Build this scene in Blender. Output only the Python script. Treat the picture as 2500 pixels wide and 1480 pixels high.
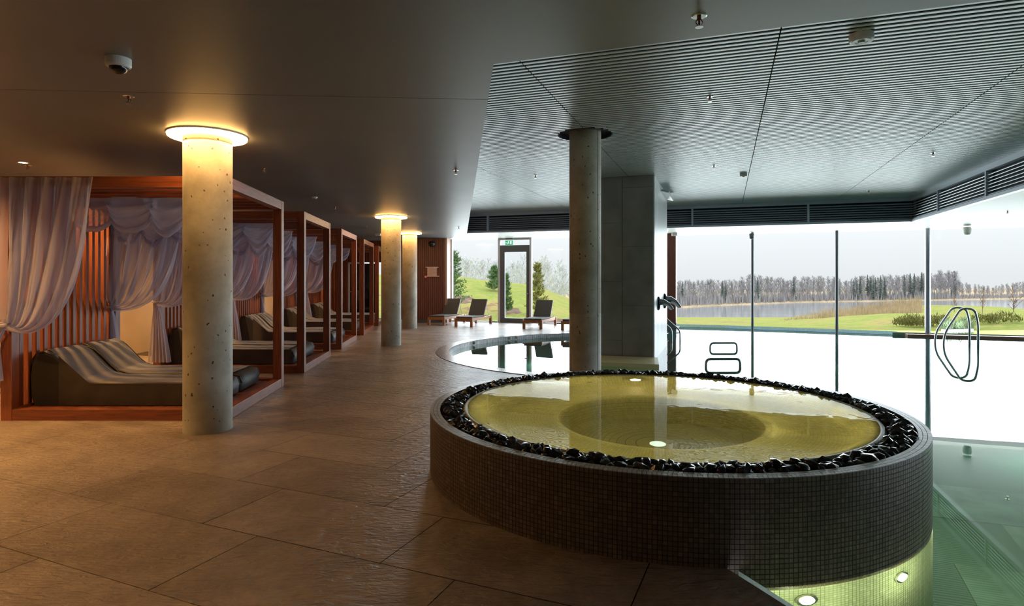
import bpy, bmesh, math, random
from math import sin, cos, pi, sqrt, atan2, radians, exp
from mathutils import Vector, Matrix, noise
S = bpy.context.scene
for o in list(bpy.data.objects): bpy.data.objects.remove(o)
R = random.Random(7)
# ------------------------------------------------------------------ camera
cd = bpy.data.cameras.new('camera'); cam = bpy.data.objects.new('camera', cd); S.collection.objects.link(cam)
cam.location = (0, 0, 1.5); cam.rotation_euler = (pi/2, 0, 0)
cd.sensor_width = 36; cd.lens = 36*1470/2500; cd.shift_y = -57/2500; cd.clip_end = 2000; cd.clip_start = .05
S.camera = cam
# ------------------------------------------------------------------ sky: overcast, brighter towards the zenith
W = bpy.data.worlds.new('sky'); S.world = W; W.use_nodes = True
nt = W.node_tree; nt.nodes.clear()
out = nt.nodes.new('ShaderNodeOutputWorld'); bg = nt.nodes.new('ShaderNodeBackground')
tc = nt.nodes.new('ShaderNodeTexCoord'); sx = nt.nodes.new('ShaderNodeSeparateXYZ'); ma = nt.nodes.new('ShaderNodeMath')
nt.links.new(tc.outputs['Generated'], sx.inputs[0]); nt.links.new(sx.outputs['Z'], ma.inputs[0])
ma.operation = 'MULTIPLY_ADD'; ma.use_clamp = False; ma.inputs[1].default_value = 2.0; ma.inputs[2].default_value = 1.0
mx = nt.nodes.new('ShaderNodeMath'); mx.operation = 'MAXIMUM'; mx.inputs[1].default_value = 1.0
ms = nt.nodes.new('ShaderNodeMath'); ms.operation = 'MULTIPLY'; ms.inputs[1].default_value = .90
nt.links.new(ma.outputs[0], mx.inputs[0]); nt.links.new(mx.outputs[0], ms.inputs[0]); nt.links.new(ms.outputs[0], bg.inputs['Strength'])
bg.inputs['Color'].default_value = (.93, .97, 1, 1); nt.links.new(bg.outputs[0], out.inputs[0])
S.view_settings.view_transform = 'Standard'; S.view_settings.look = 'None'; S.view_settings.gamma = 1
S.view_settings.use_curve_mapping = False; S.view_settings.exposure = 0.0
c = S.cycles
c.use_denoising = True; c.max_bounces = 10; c.diffuse_bounces = 4; c.glossy_bounces = 5; c.transmission_bounces = 6
c.transparent_max_bounces = 24; c.sample_clamp_indirect = 8; c.blur_glossy = .6
DAY, WARM = 1.0, (1.0, .53, .17)
def lamp(name, kind, loc, power, color, size=.1, rot=None, **k):
    d = bpy.data.lights.new(name, kind); d.energy = power; d.color = color[:3]
    o = bpy.data.objects.new(name, d); S.collection.objects.link(o); o.location = loc
    if kind == 'AREA':
        d.shape = 'RECTANGLE'; d.size = size; d.size_y = k.get('sy', size)
    else: d.shadow_soft_size = size
    if kind == 'SPOT': d.spot_size = k.get('spot', 1.6); d.spot_blend = .8
    if rot: o.rotation_euler = rot
    return o
GL = lambda X: 21.0-.33*X                        # the long glass wall
gang = atan2(-.33, 1)
# added area lights outside the glass, lifting the daylight in the room
for (X0, X1, e) in ((-2.2, 4.9, 400), (4.9, 19.5, 1000)):
    L = sqrt((X1-X0)**2+(.33*(X1-X0))**2)
    lamp('window_fill', 'AREA', ((X0+X1)/2, (GL(X0)+GL(X1))/2+(1.9 if X0 == 4.9 else .8), 1.6 if X0 == 4.9 else 1.45), e, (.82, .92, 1), L, (radians(-90), 0, gang), sy=3.1 if X0 == 4.9 else 2.8)
lamp('window_fill_side', 'AREA', (20.3, 6, 1.5), 850, (.74, .87, 1), 16, (radians(90), 0, radians(90)), sy=2.8)  # added light beyond the side glazing, brightening ceiling and pier
# warm lighting of the lounge side (downlights along the wall behind the cabanas and over the near floor)
for i, (x, y, e) in enumerate(((-6.05, 7.45, 110), (-6.1, 5.6, 90), (-6.35, 10.6, 110), (-6.65, 13.9, 110), (-7.0, 17.2, 110), (-7.2, 20.5, 110), (-5.2, 4.3, 42), (-4.9, 1.6, 40), (-2.6, 1.0, 28))):
    lamp('downlight_lamp', 'SPOT', (x, y, 2.90), e*3.6, WARM, .05, (0, 0, 0), spot=2.3)

# ------------------------------------------------------------------ node helpers
MATS = {}
def mat(name):
    m = bpy.data.materials.new(name); m.use_nodes = True; n = m.node_tree; MATS[name] = m
    return m, n, n.nodes['Principled BSDF']
def N(n, t, **k):
    x = n.nodes.new('ShaderNode'+t)
    for a, v in k.items():
        if a.startswith('i_'):
            key = a[2:].replace('_', ' ')
            x.inputs[int(key) if key.isdigit() else key].default_value = v
        else: setattr(x, a, v)
    return x
def ramp(n, fac, stops):
    r = n.nodes.new('ShaderNodeValToRGB'); e = r.color_ramp.elements
    for i, (p, col) in enumerate(stops):
        q = e[i] if i < 2 else e.new(p)
        q.position = p; q.color = (*col, 1)
    n.links.new(fac, r.inputs[0]); return r.outputs[0]
def coords(n, world=True, scale=(1, 1, 1)):
    mp = n.nodes.new('ShaderNodeMapping'); mp.inputs['Scale'].default_value = scale
    if world: n.links.new(n.nodes.new('ShaderNodeNewGeometry').outputs['Position'], mp.inputs[0])
    else: n.links.new(n.nodes.new('ShaderNodeTexCoord').outputs['Object'], mp.inputs[0])
    return mp.outputs[0]
def bump(n, b, h, s, d=.01):
    x = N(n, 'Bump', i_Strength=s, i_Distance=d); n.links.new(h, x.inputs['Height']); n.links.new(x.outputs[0], b.inputs['Normal'])
def plain(name, col, rough=.5, metal=0, nscale=0, nvar=.15, bmp=0, world=True, scl=(1, 1, 1), **k):
    m, n, b = mat(name)
    b.inputs['Roughness'].default_value = rough; b.inputs['Metallic'].default_value = metal
    b.inputs['Base Color'].default_value = (*col, 1)
    for a, v in k.items(): b.inputs[a.replace('_', ' ')].default_value = v
    if nscale:
        t = N(n, 'TexNoise', i_Scale=nscale, i_Detail=5); n.links.new(coords(n, world, scl), t.inputs[0])
        n.links.new(ramp(n, t.outputs[0], [(.3, tuple(x*(1-nvar) for x in col)), (.7, tuple(min(1, x*(1+nvar)) for x in col))]), b.inputs['Base Color'])
        if bmp: bump(n, b, t.outputs[0], bmp)
    return m
def emit(name, col, s):
    m, n, b = mat(name); b.inputs['Base Color'].default_value = (*col, 1)
    b.inputs['Emission Color'].default_value = (*col, 1); b.inputs['Emission Strength'].default_value = s
    return m
def wood(name, c0, c1, axis, rough=.45):
    m, n, b = mat(name); sc = [14, 14, 14]; sc[axis] = .9
    t = N(n, 'TexNoise', i_Scale=3.0, i_Detail=6, i_Distortion=.6); n.links.new(coords(n, True, sc), t.inputs[0])
    oi = N(n, 'ObjectInfo'); mx = N(n, 'Math', operation='MULTIPLY_ADD', i_1=.22); n.links.new(oi.outputs['Random'], mx.inputs[0]); n.links.new(t.outputs[0], mx.inputs[2])
    n.links.new(ramp(n, mx.outputs[0], [(.32, c0), (.85, c1)]), b.inputs['Base Color'])
    b.inputs['Roughness'].default_value = rough; bump(n, b, t.outputs[0], .25, .004); return m
WD0, WD1 = (.11, .026, .010), (.31, .085, .032)
wx = wood('cedar_x', WD0, WD1, 0); wy = wood('cedar_y', WD0, WD1, 1); wz = wood('cedar_z', WD0, WD1, 2)
deckwood = wood('deck_cedar', (.17, .045, .018), (.36, .12, .05), 1, .35)
clad = wood('dark_cladding', (.10, .030, .020), (.22, .075, .05), 2, .5)
lite = wood('lounger_teak', (.26, .10, .04), (.45, .2, .09), 1, .45)
# stone tiles
m, n, b = mat('slate_tile'); P = coords(n)
t = N(n, 'TexNoise', i_Scale=1.3, i_Detail=9, i_Roughness=.62); n.links.new(P, t.inputs[0])
t2 = N(n, 'TexNoise', i_Scale=9, i_Detail=8, i_Roughness=.7); n.links.new(P, t2.inputs[0])
mp = N(n, 'Mapping'); mp.inputs['Rotation'].default_value = (0, 0, .55); mp.inputs['Scale'].default_value = (7, 22, 10); n.links.new(P, mp.inputs[0])
rp = N(n, 'TexNoise', i_Scale=1.5, i_Detail=4, i_Distortion=.8); n.links.new(mp.outputs[0], rp.inputs[0])
ad = N(n, 'Math', operation='MULTIPLY_ADD', i_1=.45); n.links.new(t2.outputs[0], ad.inputs[0]); n.links.new(t.outputs[0], ad.inputs[2])
oi = N(n, 'ObjectInfo'); ad2 = N(n, 'Math', operation='MULTIPLY_ADD', i_1=.16); n.links.new(oi.outputs['Random'], ad2.inputs[0]); n.links.new(ad.outputs[0], ad2.inputs[2])
n.links.new(ramp(n, ad2.outputs[0], [(.5, (.15, .11, .082)), (.75, (.27, .21, .172)), (.98, (.42, .34, .28))]), b.inputs['Base Color'])
b.inputs['Roughness'].default_value = .31; b.inputs['Specular IOR Level'].default_value = .85
ad3 = N(n, 'Math', operation='MULTIPLY_ADD', i_1=.35); n.links.new(t2.outputs[0], ad3.inputs[0]); n.links.new(rp.outputs[0], ad3.inputs[2])
bump(n, b, ad3.outputs[0], 1.0, .028); slate = m
grout = plain('grout', (.05, .035, .025), .9)
slate_dark = plain('pool_slab', (.20, .30, .27), .6, nscale=3, nvar=.3)
# concrete with pits
m, n, b = mat('column_concrete'); P = coords(n)
t = N(n, 'TexNoise', i_Scale=2.4, i_Detail=9, i_Roughness=.65); n.links.new(P, t.inputs[0])
v = N(n, 'TexVoronoi', i_Scale=27); mp = N(n, 'Mapping'); mp.inputs['Scale'].default_value = (1, 1, .75); n.links.new(P, mp.inputs[0])
dn = N(n, 'TexNoise', i_Scale=30, i_Detail=2); n.links.new(P, dn.inputs[0])
mixv = N(n, 'VectorMath', operation='MULTIPLY_ADD'); mixv.inputs[1].default_value = (.03, .03, .03); n.links.new(dn.outputs['Color'], mixv.inputs[0]); n.links.new(mp.outputs[0], mixv.inputs[2])
n.links.new(mixv.outputs[0], v.inputs[0])
sep = N(n, 'SeparateColor'); n.links.new(v.outputs['Color'], sep.inputs[0])
th = N(n, 'Math', operation='MULTIPLY_ADD', i_1=1.1, i_2=-.79); n.links.new(sep.outputs[0], th.inputs[0])
lt = N(n, 'Math', operation='LESS_THAN'); n.links.new(v.outputs['Distance'], lt.inputs[0]); n.links.new(th.outputs[0], lt.inputs[1])
base = ramp(n, t.outputs[0], [(.3, (.27, .25, .20)), (.52, (.40, .38, .31)), (.72, (.52, .50, .43))])
mc = N(n, 'Mix', data_type='RGBA'); mc.inputs['B'].default_value = (.06, .05, .04, 1); n.links.new(lt.outputs[0], mc.inputs['Factor']); n.links.new(base, mc.inputs['A'])
n.links.new(mc.outputs['Result'], b.inputs['Base Color']); b.inputs['Roughness'].default_value = .62
sb = N(n, 'Math', operation='SUBTRACT'); n.links.new(t.outputs[0], sb.inputs[0]); n.links.new(lt.outputs[0], sb.inputs[1]); bump(n, b, sb.outputs[0], .3, .006)
concrete = m
ceil_m = plain('ceiling_paint', (.185, .195, .20), .42, nscale=1.2, nvar=.07)
soffit_m = plain('lit_soffit_paint', (.58, .58, .56), .45, nscale=1.5, nvar=.04)  # paler than the ceiling: window light is put into the colour
slat_m = plain('ceiling_slat_grey', (.70, .75, .78), .35, .2)
black_m = plain('recess_black', (.006, .007, .008), .9)
louvre_m = plain('louvre_grey', (.52, .57, .65), .4, .3)
frame_m = plain('anthracite_frame', (.12, .13, .145), .4, .3)
wfr_m = plain('pale_frame', (.6, .6, .62), .4)
steel = plain('stainless_steel', (.42, .44, .46), .22, 1)
chrome = plain('brushed_chrome', (.7, .68, .63), .25, 1)
white_m = plain('white_plastic', (.75, .74, .72), .4)
dark_glass = plain('dark_dome', (.01, .01, .012), .06)
wall_m = plain('beige_plaster', (.50, .40, .27), .7, nscale=2, nvar=.08)
pier_m = plain('grey_stone_slab', (.25, .255, .245), .38, nscale=2.2, nvar=.22, bmp=.2)
stone_m = plain('wet_black_stone', (.030, .027, .026), .18, nscale=25, nvar=.5, bmp=.3)
cushion_m = plain('lounger_cushion', (.09, .085, .08), .7)
# mattress cloth
m, n, b = mat('mattress_cloth'); P = coords(n)
t = N(n, 'TexNoise', i_Scale=5, i_Detail=5); n.links.new(P, t.inputs[0])
n.links.new(ramp(n, t.outputs[0], [(.3, (.085, .068, .056)), (.75, (.16, .128, .102))]), b.inputs['Base Color']); b.inputs['Roughness'].default_value = .62
b.inputs['Sheen Weight'].default_value = .25; bump(n, b, t.outputs[0], .6, .03); cloth_m = m
piping_m = plain('mattress_piping', (.05, .045, .04), .6)
# sheer curtain
m = bpy.data.materials.new('sheer_voile'); m.use_nodes = True; n = m.node_tree; n.nodes.clear()
o_ = N(n, 'OutputMaterial'); df = N(n, 'BsdfDiffuse'); df.inputs[0].default_value = (.62, .60, .74, 1)
tl = N(n, 'BsdfTranslucent'); tl.inputs[0].default_value = (.62, .59, .72, 1); tr = N(n, 'BsdfTransparent')
m1 = N(n, 'MixShader', i_0=.45); n.links.new(df.outputs[0], m1.inputs[1]); n.links.new(tl.outputs[0], m1.inputs[2])
lw = N(n, 'LayerWeight', i_Blend=.35); mr = N(n, 'MapRange'); mr.inputs['To Min'].default_value = .58; mr.inputs['To Max'].default_value = .98
n.links.new(lw.outputs['Facing'], mr.inputs['Value']); m2 = N(n, 'MixShader'); n.links.new(mr.outputs[0], m2.inputs[0])
n.links.new(tr.outputs[0], m2.inputs[1]); n.links.new(m1.outputs[0], m2.inputs[2]); n.links.new(m2.outputs[0], o_.inputs[0]); voile = m
# window glass
m = bpy.data.materials.new('window_glass'); m.use_nodes = True; n = m.node_tree; n.nodes.clear()
o_ = N(n, 'OutputMaterial'); tr = N(n, 'BsdfTransparent'); tr.inputs[0].default_value = (.97, .985, .98, 1); gl = N(n, 'BsdfGlossy', i_Roughness=.0)
lw = N(n, 'Fresnel', i_IOR=1.3); mm = N(n, 'MixShader'); n.links.new(lw.outputs[0], mm.inputs[0]); n.links.new(tr.outputs[0], mm.inputs[1]); n.links.new(gl.outputs[0], mm.inputs[2]); n.links.new(mm.outputs[0], o_.inputs[0]); glass_m = m
# water
def water(name, tint, scale, amp, dist=.006):
    m = bpy.data.materials.new(name); m.use_nodes = True; n = m.node_tree; n.nodes.clear()
    o_ = N(n, 'OutputMaterial'); g = N(n, 'BsdfRefraction', i_IOR=1.333, i_Roughness=0.0); g.inputs[0].default_value = (*tint, 1)
    gs = N(n, 'BsdfGlossy', i_Roughness=0.0); fr = N(n, 'Fresnel', i_IOR=1.45); mxs = N(n, 'MixShader')
    n.links.new(fr.outputs[0], mxs.inputs[0]); n.links.new(g.outputs[0], mxs.inputs[1]); n.links.new(gs.outputs[0], mxs.inputs[2])
    if amp:
        t = N(n, 'TexNoise', i_Scale=scale, i_Detail=2, i_Distortion=.4); n.links.new(coords(n), t.inputs[0])
        bp = N(n, 'Bump', i_Strength=amp, i_Distance=dist); n.links.new(t.outputs[0], bp.inputs['Height']); [n.links.new(bp.outputs[0], q_.inputs['Normal']) for q_ in (g, gs, fr)]
    n.links.new(mxs.outputs[0], o_.inputs[0]); return m
pool_water = water('pool_water', (.72, .93, .87), 1.1, .10)
spa_water = water('spa_water', (.93, .95, .74), 4, .10)
# mosaic: every tile its own shade
def mosaic(name, c0, c1, rough=.3):
    m, n, b = mat(name); g = N(n, 'NewGeometry'); oi = N(n, 'ObjectInfo')
    a = N(n, 'Math', operation='ADD'); n.links.new(g.outputs['Random Per Island'], a.inputs[0]); n.links.new(oi.outputs['Random'], a.inputs[1])
    f = N(n, 'Math', operation='FRACT'); n.links.new(a.outputs[0], f.inputs[0])
    n.links.new(ramp(n, f.outputs[0], [(0, c0), (.75, tuple((x+y)/2 for x, y in zip(c0, c1))), (1, c1)]), b.inputs['Base Color']); b.inputs['Roughness'].default_value = rough; return m
mos_out = mosaic('brown_mosaic', (.13, .098, .075), (.21, .16, .12))
mos_top = mosaic('coping_mosaic', (.5, .52, .54), (.72, .74, .76), .22)  # tone raised to put window sheen into the coping's colour
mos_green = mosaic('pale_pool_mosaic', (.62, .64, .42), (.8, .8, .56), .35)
mgrout = plain('mosaic_grout', (.05, .04, .033), .8)
m, n, b = mat('basin_mosaic')   # small tiles of the basin, laid in rings round its centre
tcn = N(n, 'TexCoord'); sp = N(n, 'SeparateXYZ'); n.links.new(tcn.outputs['Object'], sp.inputs[0])
an = N(n, 'Math', operation='ARCTAN2'); n.links.new(sp.outputs[1], an.inputs[0]); n.links.new(sp.outputs[0], an.inputs[1])
ln = N(n, 'VectorMath', operation='LENGTH'); n.links.new(tcn.outputs['Object'], ln.inputs[0])
cb = N(n, 'CombineXYZ'); n.links.new(an.outputs[0], cb.inputs[0]); n.links.new(ln.outputs['Value'], cb.inputs[1])
mp = N(n, 'Mapping'); mp.inputs['Scale'].default_value = (45, 38, 1); n.links.new(cb.outputs[0], mp.inputs[0])
br = N(n, 'TexBrick', offset=0); br.inputs['Scale'].default_value = 1; br.inputs['Mortar Size'].default_value = .045; br.inputs['Brick Width'].default_value = 1; br.inputs['Row Height'].default_value = 1
br.inputs['Color1'].default_value = (.52, .49, .27, 1); br.inputs['Color2'].default_value = (.41, .39, .2, 1); br.inputs['Mortar'].default_value = (.2, .18, .08, 1)
n.links.new(mp.outputs[0], br.inputs[0]); n.links.new(br.outputs[0], b.inputs['Base Color']); b.inputs['Roughness'].default_value = .4; basin_m = m
# outdoors
m, n, b = mat('meadow_grass'); P = coords(n)
t = N(n, 'TexNoise', i_Scale=.3, i_Detail=9, i_Roughness=.75); n.links.new(P, t.inputs[0])
t2 = N(n, 'TexNoise', i_Scale=1.6, i_Detail=6, i_Roughness=.7); n.links.new(P, t2.inputs[0])
ad = N(n, 'Math', operation='MULTIPLY_ADD', i_1=.5); n.links.new(t2.outputs[0], ad.inputs[0]); n.links.new(t.outputs[0], ad.inputs[2])
n.links.new(ramp(n, ad.outputs[0], [(.60, (.30, .19, .12)), (.67, (.42, .36, .13)), (.75, (.33, .37, .09)), (.81, (.26, .33, .08)), (.90, (.46, .42, .15))]), b.inputs['Base Color'])
b.inputs['Roughness'].default_value = .95; b.inputs['Specular IOR Level'].default_value = .1; bump(n, b, t2.outputs[0], .5, .05); grass_m = m
lake_m = plain('lake_water', (.30, .32, .34), .12, nscale=.05, nvar=.2, scl=(1, 3, 1), Specular_IOR_Level=.8)
bark_m = plain('birch_bark', (.46, .45, .46), .9); twig_m = plain('bare_twigs', (.38, .365, .38), .9)
spruce_m = plain('spruce_green', (.20, .235, .215), .9); reed_m = plain('dry_reeds', (.52, .40, .25), .9, nscale=2, nvar=.4)
pine_m = plain('young_pine_green', (.16, .28, .11), .9); pine_y = plain('young_pine_yellow', (.34, .34, .10), .9)
shrub_m = plain('heather_shrub', (.22, .21, .06), .9, nscale=6, nvar=.4); shrubw_m = plain('pale_shrub', (.45, .55, .35), .9)
soil_m = plain('brown_soil', (.24, .15, .11), .95, nscale=2, nvar=.4); pebble_m = plain('white_pebbles', (.7, .7, .72), .8)

# ------------------------------------------------------------------ mesh helpers
class MB:
    def __init__(s): s.v = []; s.f = []
    def add(s, v, f):
        k = len(s.v); s.v += [tuple(p) for p in v]; s.f += [tuple(i+k for i in q) for q in f]; return s
    def box(s, c, d, rz=0, M=None):
        v = []
        for z in (-.5, .5):
            for x, y in ((-.5, -.5), (.5, -.5), (.5, .5), (-.5, .5)):
                p = Vector((x*d[0], y*d[1], z*d[2]))
                if M is not None: p = M @ p
                if rz: p = Vector((p.x*cos(rz)-p.y*sin(rz), p.x*sin(rz)+p.y*cos(rz), p.z))
                v.append(p+Vector(c))
        return s.add(v, [(3, 2, 1, 0), (4, 5, 6, 7), (0, 1, 5, 4), (1, 2, 6, 5), (2, 3, 7, 6), (3, 0, 4, 7)])
    def prism(s, poly, z0, z1, bot=True):
        k = len(poly); v = [(x, y, z0) for x, y in poly]+[(x, y, z1) for x, y in poly]
        f = [tuple(range(k, 2*k))]+([tuple(range(k-1, -1, -1))] if bot else [])
        f += [(i, (i+1) % k, (i+1) % k+k, i+k) for i in range(k)]
        return s.add(v, f)
    def lathe(s, prof, seg=48, c=(0, 0, 0), close=False, a0=0, a1=2*pi):
        full = abs(a1-a0-2*pi) < 1e-6; na = seg if full else seg+1; v = []; k = len(prof)
        for i in range(na):
            a = a0+(a1-a0)*i/seg
            v += [(c[0]+r*cos(a), c[1]+r*sin(a), c[2]+z) for r, z in prof]
        f = []
        for i in range(seg):
            j = (i+1) % na
            for q in range(k-1+(1 if close else 0)):
                p, p2 = q, (q+1) % k
                f.append((i*k+p, j*k+p, j*k+p2, i*k+p2))
        return s.add(v, f)
    def tube(s, path, r, seg=8, closed=False):
        P = [Vector(p) for p in path]; k = len(P); v = []; up = Vector((0, 0, 1)); prev = None
        for i, p in enumerate(P):
            a = P[(i-1) % k] if (closed or i > 0) else P[i]; b_ = P[(i+1) % k] if (closed or i < k-1) else P[i]
            t = (b_-a).normalized()
            n_ = (prev-t*prev.dot(t)) if prev is not None else t.cross(up if abs(t.z) < .95 else Vector((1, 0, 0)))
            n_.normalize(); prev = n_; bb = t.cross(n_); rr = r[i] if isinstance(r, (list, tuple)) else r
            v += [p+n_*rr*cos(2*pi*j/seg)+bb*rr*sin(2*pi*j/seg) for j in range(seg)]
        f = []
        for i in range(k if closed else k-1):
            for j in range(seg):
                f.append((i*seg+j, i*seg+(j+1) % seg, ((i+1) % k)*seg+(j+1) % seg, ((i+1) % k)*seg+j))
        if not closed: f += [tuple(range(seg-1, -1, -1)), tuple((k-1)*seg+j for j in range(seg))]
        return s.add(v, f)
    def grid(s, fn, nu, nv):
        v = [fn(i/nu, j/nv) for j in range(nv+1) for i in range(nu+1)]
        return s.add(v, [(j*(nu+1)+i, j*(nu+1)+i+1, (j+1)*(nu+1)+i+1, (j+1)*(nu+1)+i) for j in range(nv) for i in range(nu)])
    def mesh(s, name, m, smooth=False):
        d = bpy.data.meshes.new(name); d.from_pydata(s.v, [], s.f); d.materials.append(m)
        if smooth:
            d.polygons.foreach_set('use_smooth', [True]*len(d.polygons))
        d.update(); return d
    def build(s, name, m, parent=None, smooth=False, loc=None, kind=None, label=None, bevel=0):
        return obj(name, s.mesh(name, m, smooth), parent, loc, kind, label, bevel)
def obj(name, d, parent=None, loc=None, kind=None, label=None, bevel=0, rot=None):
    o = bpy.data.objects.new(name, d); S.collection.objects.link(o)
    if parent is not None: o.parent = parent
    if loc is not None: o.location = loc
    if rot is not None: o.rotation_euler = rot
    if kind: o['kind'] = kind
    if label: o['label'] = label
    if bevel:
        b = o.modifiers.new('bevel', 'BEVEL'); b.width = bevel; b.segments = 2; b.limit_method = 'ANGLE'
    return o
def thing(name, label, cat, loc=(0, 0, 0), rz=0, group=None):
    o = bpy.data.objects.new(name, None); S.collection.objects.link(o); o.location = loc; o.rotation_euler = (0, 0, rz)
    o.empty_display_size = .1; return tag(o, label, cat, group)
def tag(o, label, cat, group=None, kind=None):
    o['label'] = label; o['category'] = cat
    if group: o['group'] = group
    if kind: o['kind'] = kind
    return o
def kids(o): return [x for x in o.children]
def copy_tree(o, parent=None):
    c = o.copy(); S.collection.objects.link(c); c.parent = parent
    for ch in kids(o): copy_tree(ch, c)
    return c
def clip(poly, nx, ny, d):            # keep nx*x+ny*y<=d
    r = []; k = len(poly)
    for i in range(k):
        a, b = poly[i], poly[(i+1) % k]; da, db = nx*a[0]+ny*a[1]-d, nx*b[0]+ny*b[1]-d
        if da <= 0: r.append(a)
        if (da < 0 < db) or (db < 0 < da):
            t = da/(da-db); r.append((a[0]+(b[0]-a[0])*t, a[1]+(b[1]-a[1])*t))
    return r
def inside(x, y, poly):
    c = False; j = len(poly)-1
    for i in range(len(poly)):
        xi, yi = poly[i]; xj, yj = poly[j]
        if (yi > y) != (yj > y) and x < (xj-xi)*(y-yi)/(yj-yi)+xi: c = not c
        j = i
    return c
def at(x, y, z):                       # point of a horizontal plane at height z seen at photo position x, y
    Y = (1.5-z)*1470/(y-683); return ((x-1250)/1470*Y, Y)
def gx(x):                             # point of the glass wall seen at photo column x
    k = (x-1250)/1470; Y = 21/(1+.33*k); return (k*Y, Y)

# ------------------------------------------------------------------ pool outline, floor
WZ = -.10                              # water level
TC, TR = (1.208, 4.993), 1.87          # the raised round tub
PC, PR = (2.65, 12.96), 4.26           # the round pool bay
circ = [(PC[0]+(PR-.28)*cos(a), PC[1]+(PR-.28)*sin(a)) for a in [radians(68)+radians(202)*i/60 for i in range(61)]]
POOL = [(3.57, -3), (19.9, -3), (19.9, 14.4), (10.98, 17.38), (11.3, 17.66), (7.06, 19.96), (5.57, 20.5), (5.2, 19.28), (5.0, 19.34)] + circ + [(TC[0]+1.66*cos(radians(48-i*142/24)), TC[1]+1.66*sin(radians(48-i*142/24))) for i in range(25)]
def in_pool(x, y): return inside(x, y, POOL)
fl = MB(); st = .14                    # mortar bed that carries the tiles
for i in range(int(12.8/st)):
    for j in range(int(26/st)):
        x, y = -7.7+i*st, -3+j*st
        q = [(x, y), (x+st, y), (x+st, y+st), (x, y+st)]
        cx, cy = x+st/2, y+st/2
        if (cx-PC[0])**2+(cy-PC[1])**2 < (PR-.1)**2 or cy > GL(cx)+.1: continue
        if cy < 4: q = clip(q, 1, .4, 1.088+.4*3.2-.02)
        elif in_pool(cx, cy): continue
        if (cx-TC[0])**2+(cy-TC[1])**2 < (TR-.15)**2: continue
        if len(q) > 2: fl.add([(a, b_, -.006) for a, b_ in q], [tuple(range(len(q)))])
floor = fl.build('floor', grout, kind='structure')
tn = (.43/1.0885, 1/1.0885); tt = (1/1.0885, -.43/1.0885)      # tile rows
RW, TL = .674, 1.31; g = .003; sk = (.36, 1)
def tw(s, p):                          # row coordinates -> world (joints across the rows lean a little)
    bx, by = tt[0]*s+tn[0]*p, tt[1]*s+tn[1]*p
    return (bx-.065*(p-3.29)*.0, by)
for r in range(-3, 30):
    p0 = 1.975+r*RW; off = (.31+.86*(r+1)) % TL
    for k in range(-12, 6):
        s0 = off-3.93+.31+k*TL-.31+3.93-TL*0
        s0 = off+k*TL
        q = [(s0+g, p0+g), (s0+TL-g, p0+g), (s0+TL-g, p0+RW-g), (s0+g, p0+RW-g)]
        q = [tw(*a) for a in q]; cx = sum(a[0] for a in q)/4; cy = sum(a[1] for a in q)/4
        if cy < 1.6 or cy > GL(cx)+.3 or cx < -7.4 or cx > 5.5: continue
        ntub = abs(sqrt((cx-TC[0])**2+(cy-TC[1])**2)-TR) < .95
        if (cx-TC[0])**2+(cy-TC[1])**2 < .95**2: continue
        if cy > 12 and cx < -6.2-.1*(cy-12): continue
        near = abs(sqrt((cx-PC[0])**2+(cy-PC[1])**2)) < PR+.8
        if cy < 4.6 and cx > .3: q = clip(q, 1, .4, 1.088+.4*3.2)
        q = clip(q, .33, 1, 21.0)
        if len(q) < 3: continue
        mb = MB()
        if near or ntub:
            if all((a[0]-PC[0])**2+(a[1]-PC[1])**2 < (PR-.1)**2 for a in q): continue
            for i in range(16):
                for j in range(8):
                    sa, sb_ = s0+g+(TL-2*g)*i/16, s0+g+(TL-2*g)*(i+1)/16; pa, pb = p0+g+(RW-2*g)*j/8, p0+g+(RW-2*g)*(j+1)/8
                    cell = [tw(sa, pa), tw(sb_, pa), tw(sb_, pb), tw(sa, pb)]; mx_, my_ = [sum(a[e] for a in cell)/4 for e in (0, 1)]
                    if (mx_-PC[0])**2+(my_-PC[1])**2 < (PR-.06)**2 or (mx_-TC[0])**2+(my_-TC[1])**2 < (TR-.1)**2: continue
                    if my_ < 4.6: cell = clip(cell, 1, .4, 1.088+.4*3.2)
                    if len(cell) < 3: continue
                    if mx_ > 2.2 and my_ < 12 and in_pool(mx_, my_): continue
                    if mx_ > 4.2 and in_pool(mx_, my_): continue
                    if my_ > GL(mx_): continue
                    mb.add([(a, b_, 0) for a, b_ in cell], [tuple(range(len(cell)))])
            if not mb.v: continue
        else:
            if in_pool(cx, cy) and cy > 4.6: continue
            mb.prism(q, -.012, 0, False)
        mb.build('floor_tile', slate, floor)
# pool shell
pf = MB(); pf.add([(x, y, -1.25) for x, y in POOL], [tuple(range(len(POOL)))])
poolf = pf.build('trim_1', plain('pool_floor_grout', (.15, .24, .21), .8), kind='structure')
poolf['label'] = 'sunken pool floor of green-tinted slabs'
for i in range(-6, 11):                # slabs of the pool floor near the tub
    for k in range(0, 12):
        s0, p0 = 1.2+k*1.2+(i % 2)*.5, -2+i*.8
        q = [tw(s0, p0), tw(s0+1.19, p0), tw(s0+1.19, p0+.79), tw(s0, p0+.79)]
        if all(in_pool(*a) for a in q): MB().prism(q, -1.25, -1.235, False).build('pool_slab', slate_dark, poolf)
pw = MB(); k = len(POOL)
for i in range(k):
    a, b_ = POOL[i], POOL[(i+1) % k]; pw.add([(*a, -1.25), (*b_, -1.25), (*b_, -.012), (*a, -.012)], [(0, 1, 2, 3)])
pw.build('trim_2', plain('pool_wall_tile', (.30, .42, .38), .35, nscale=40, nvar=.2), kind='structure')
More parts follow.
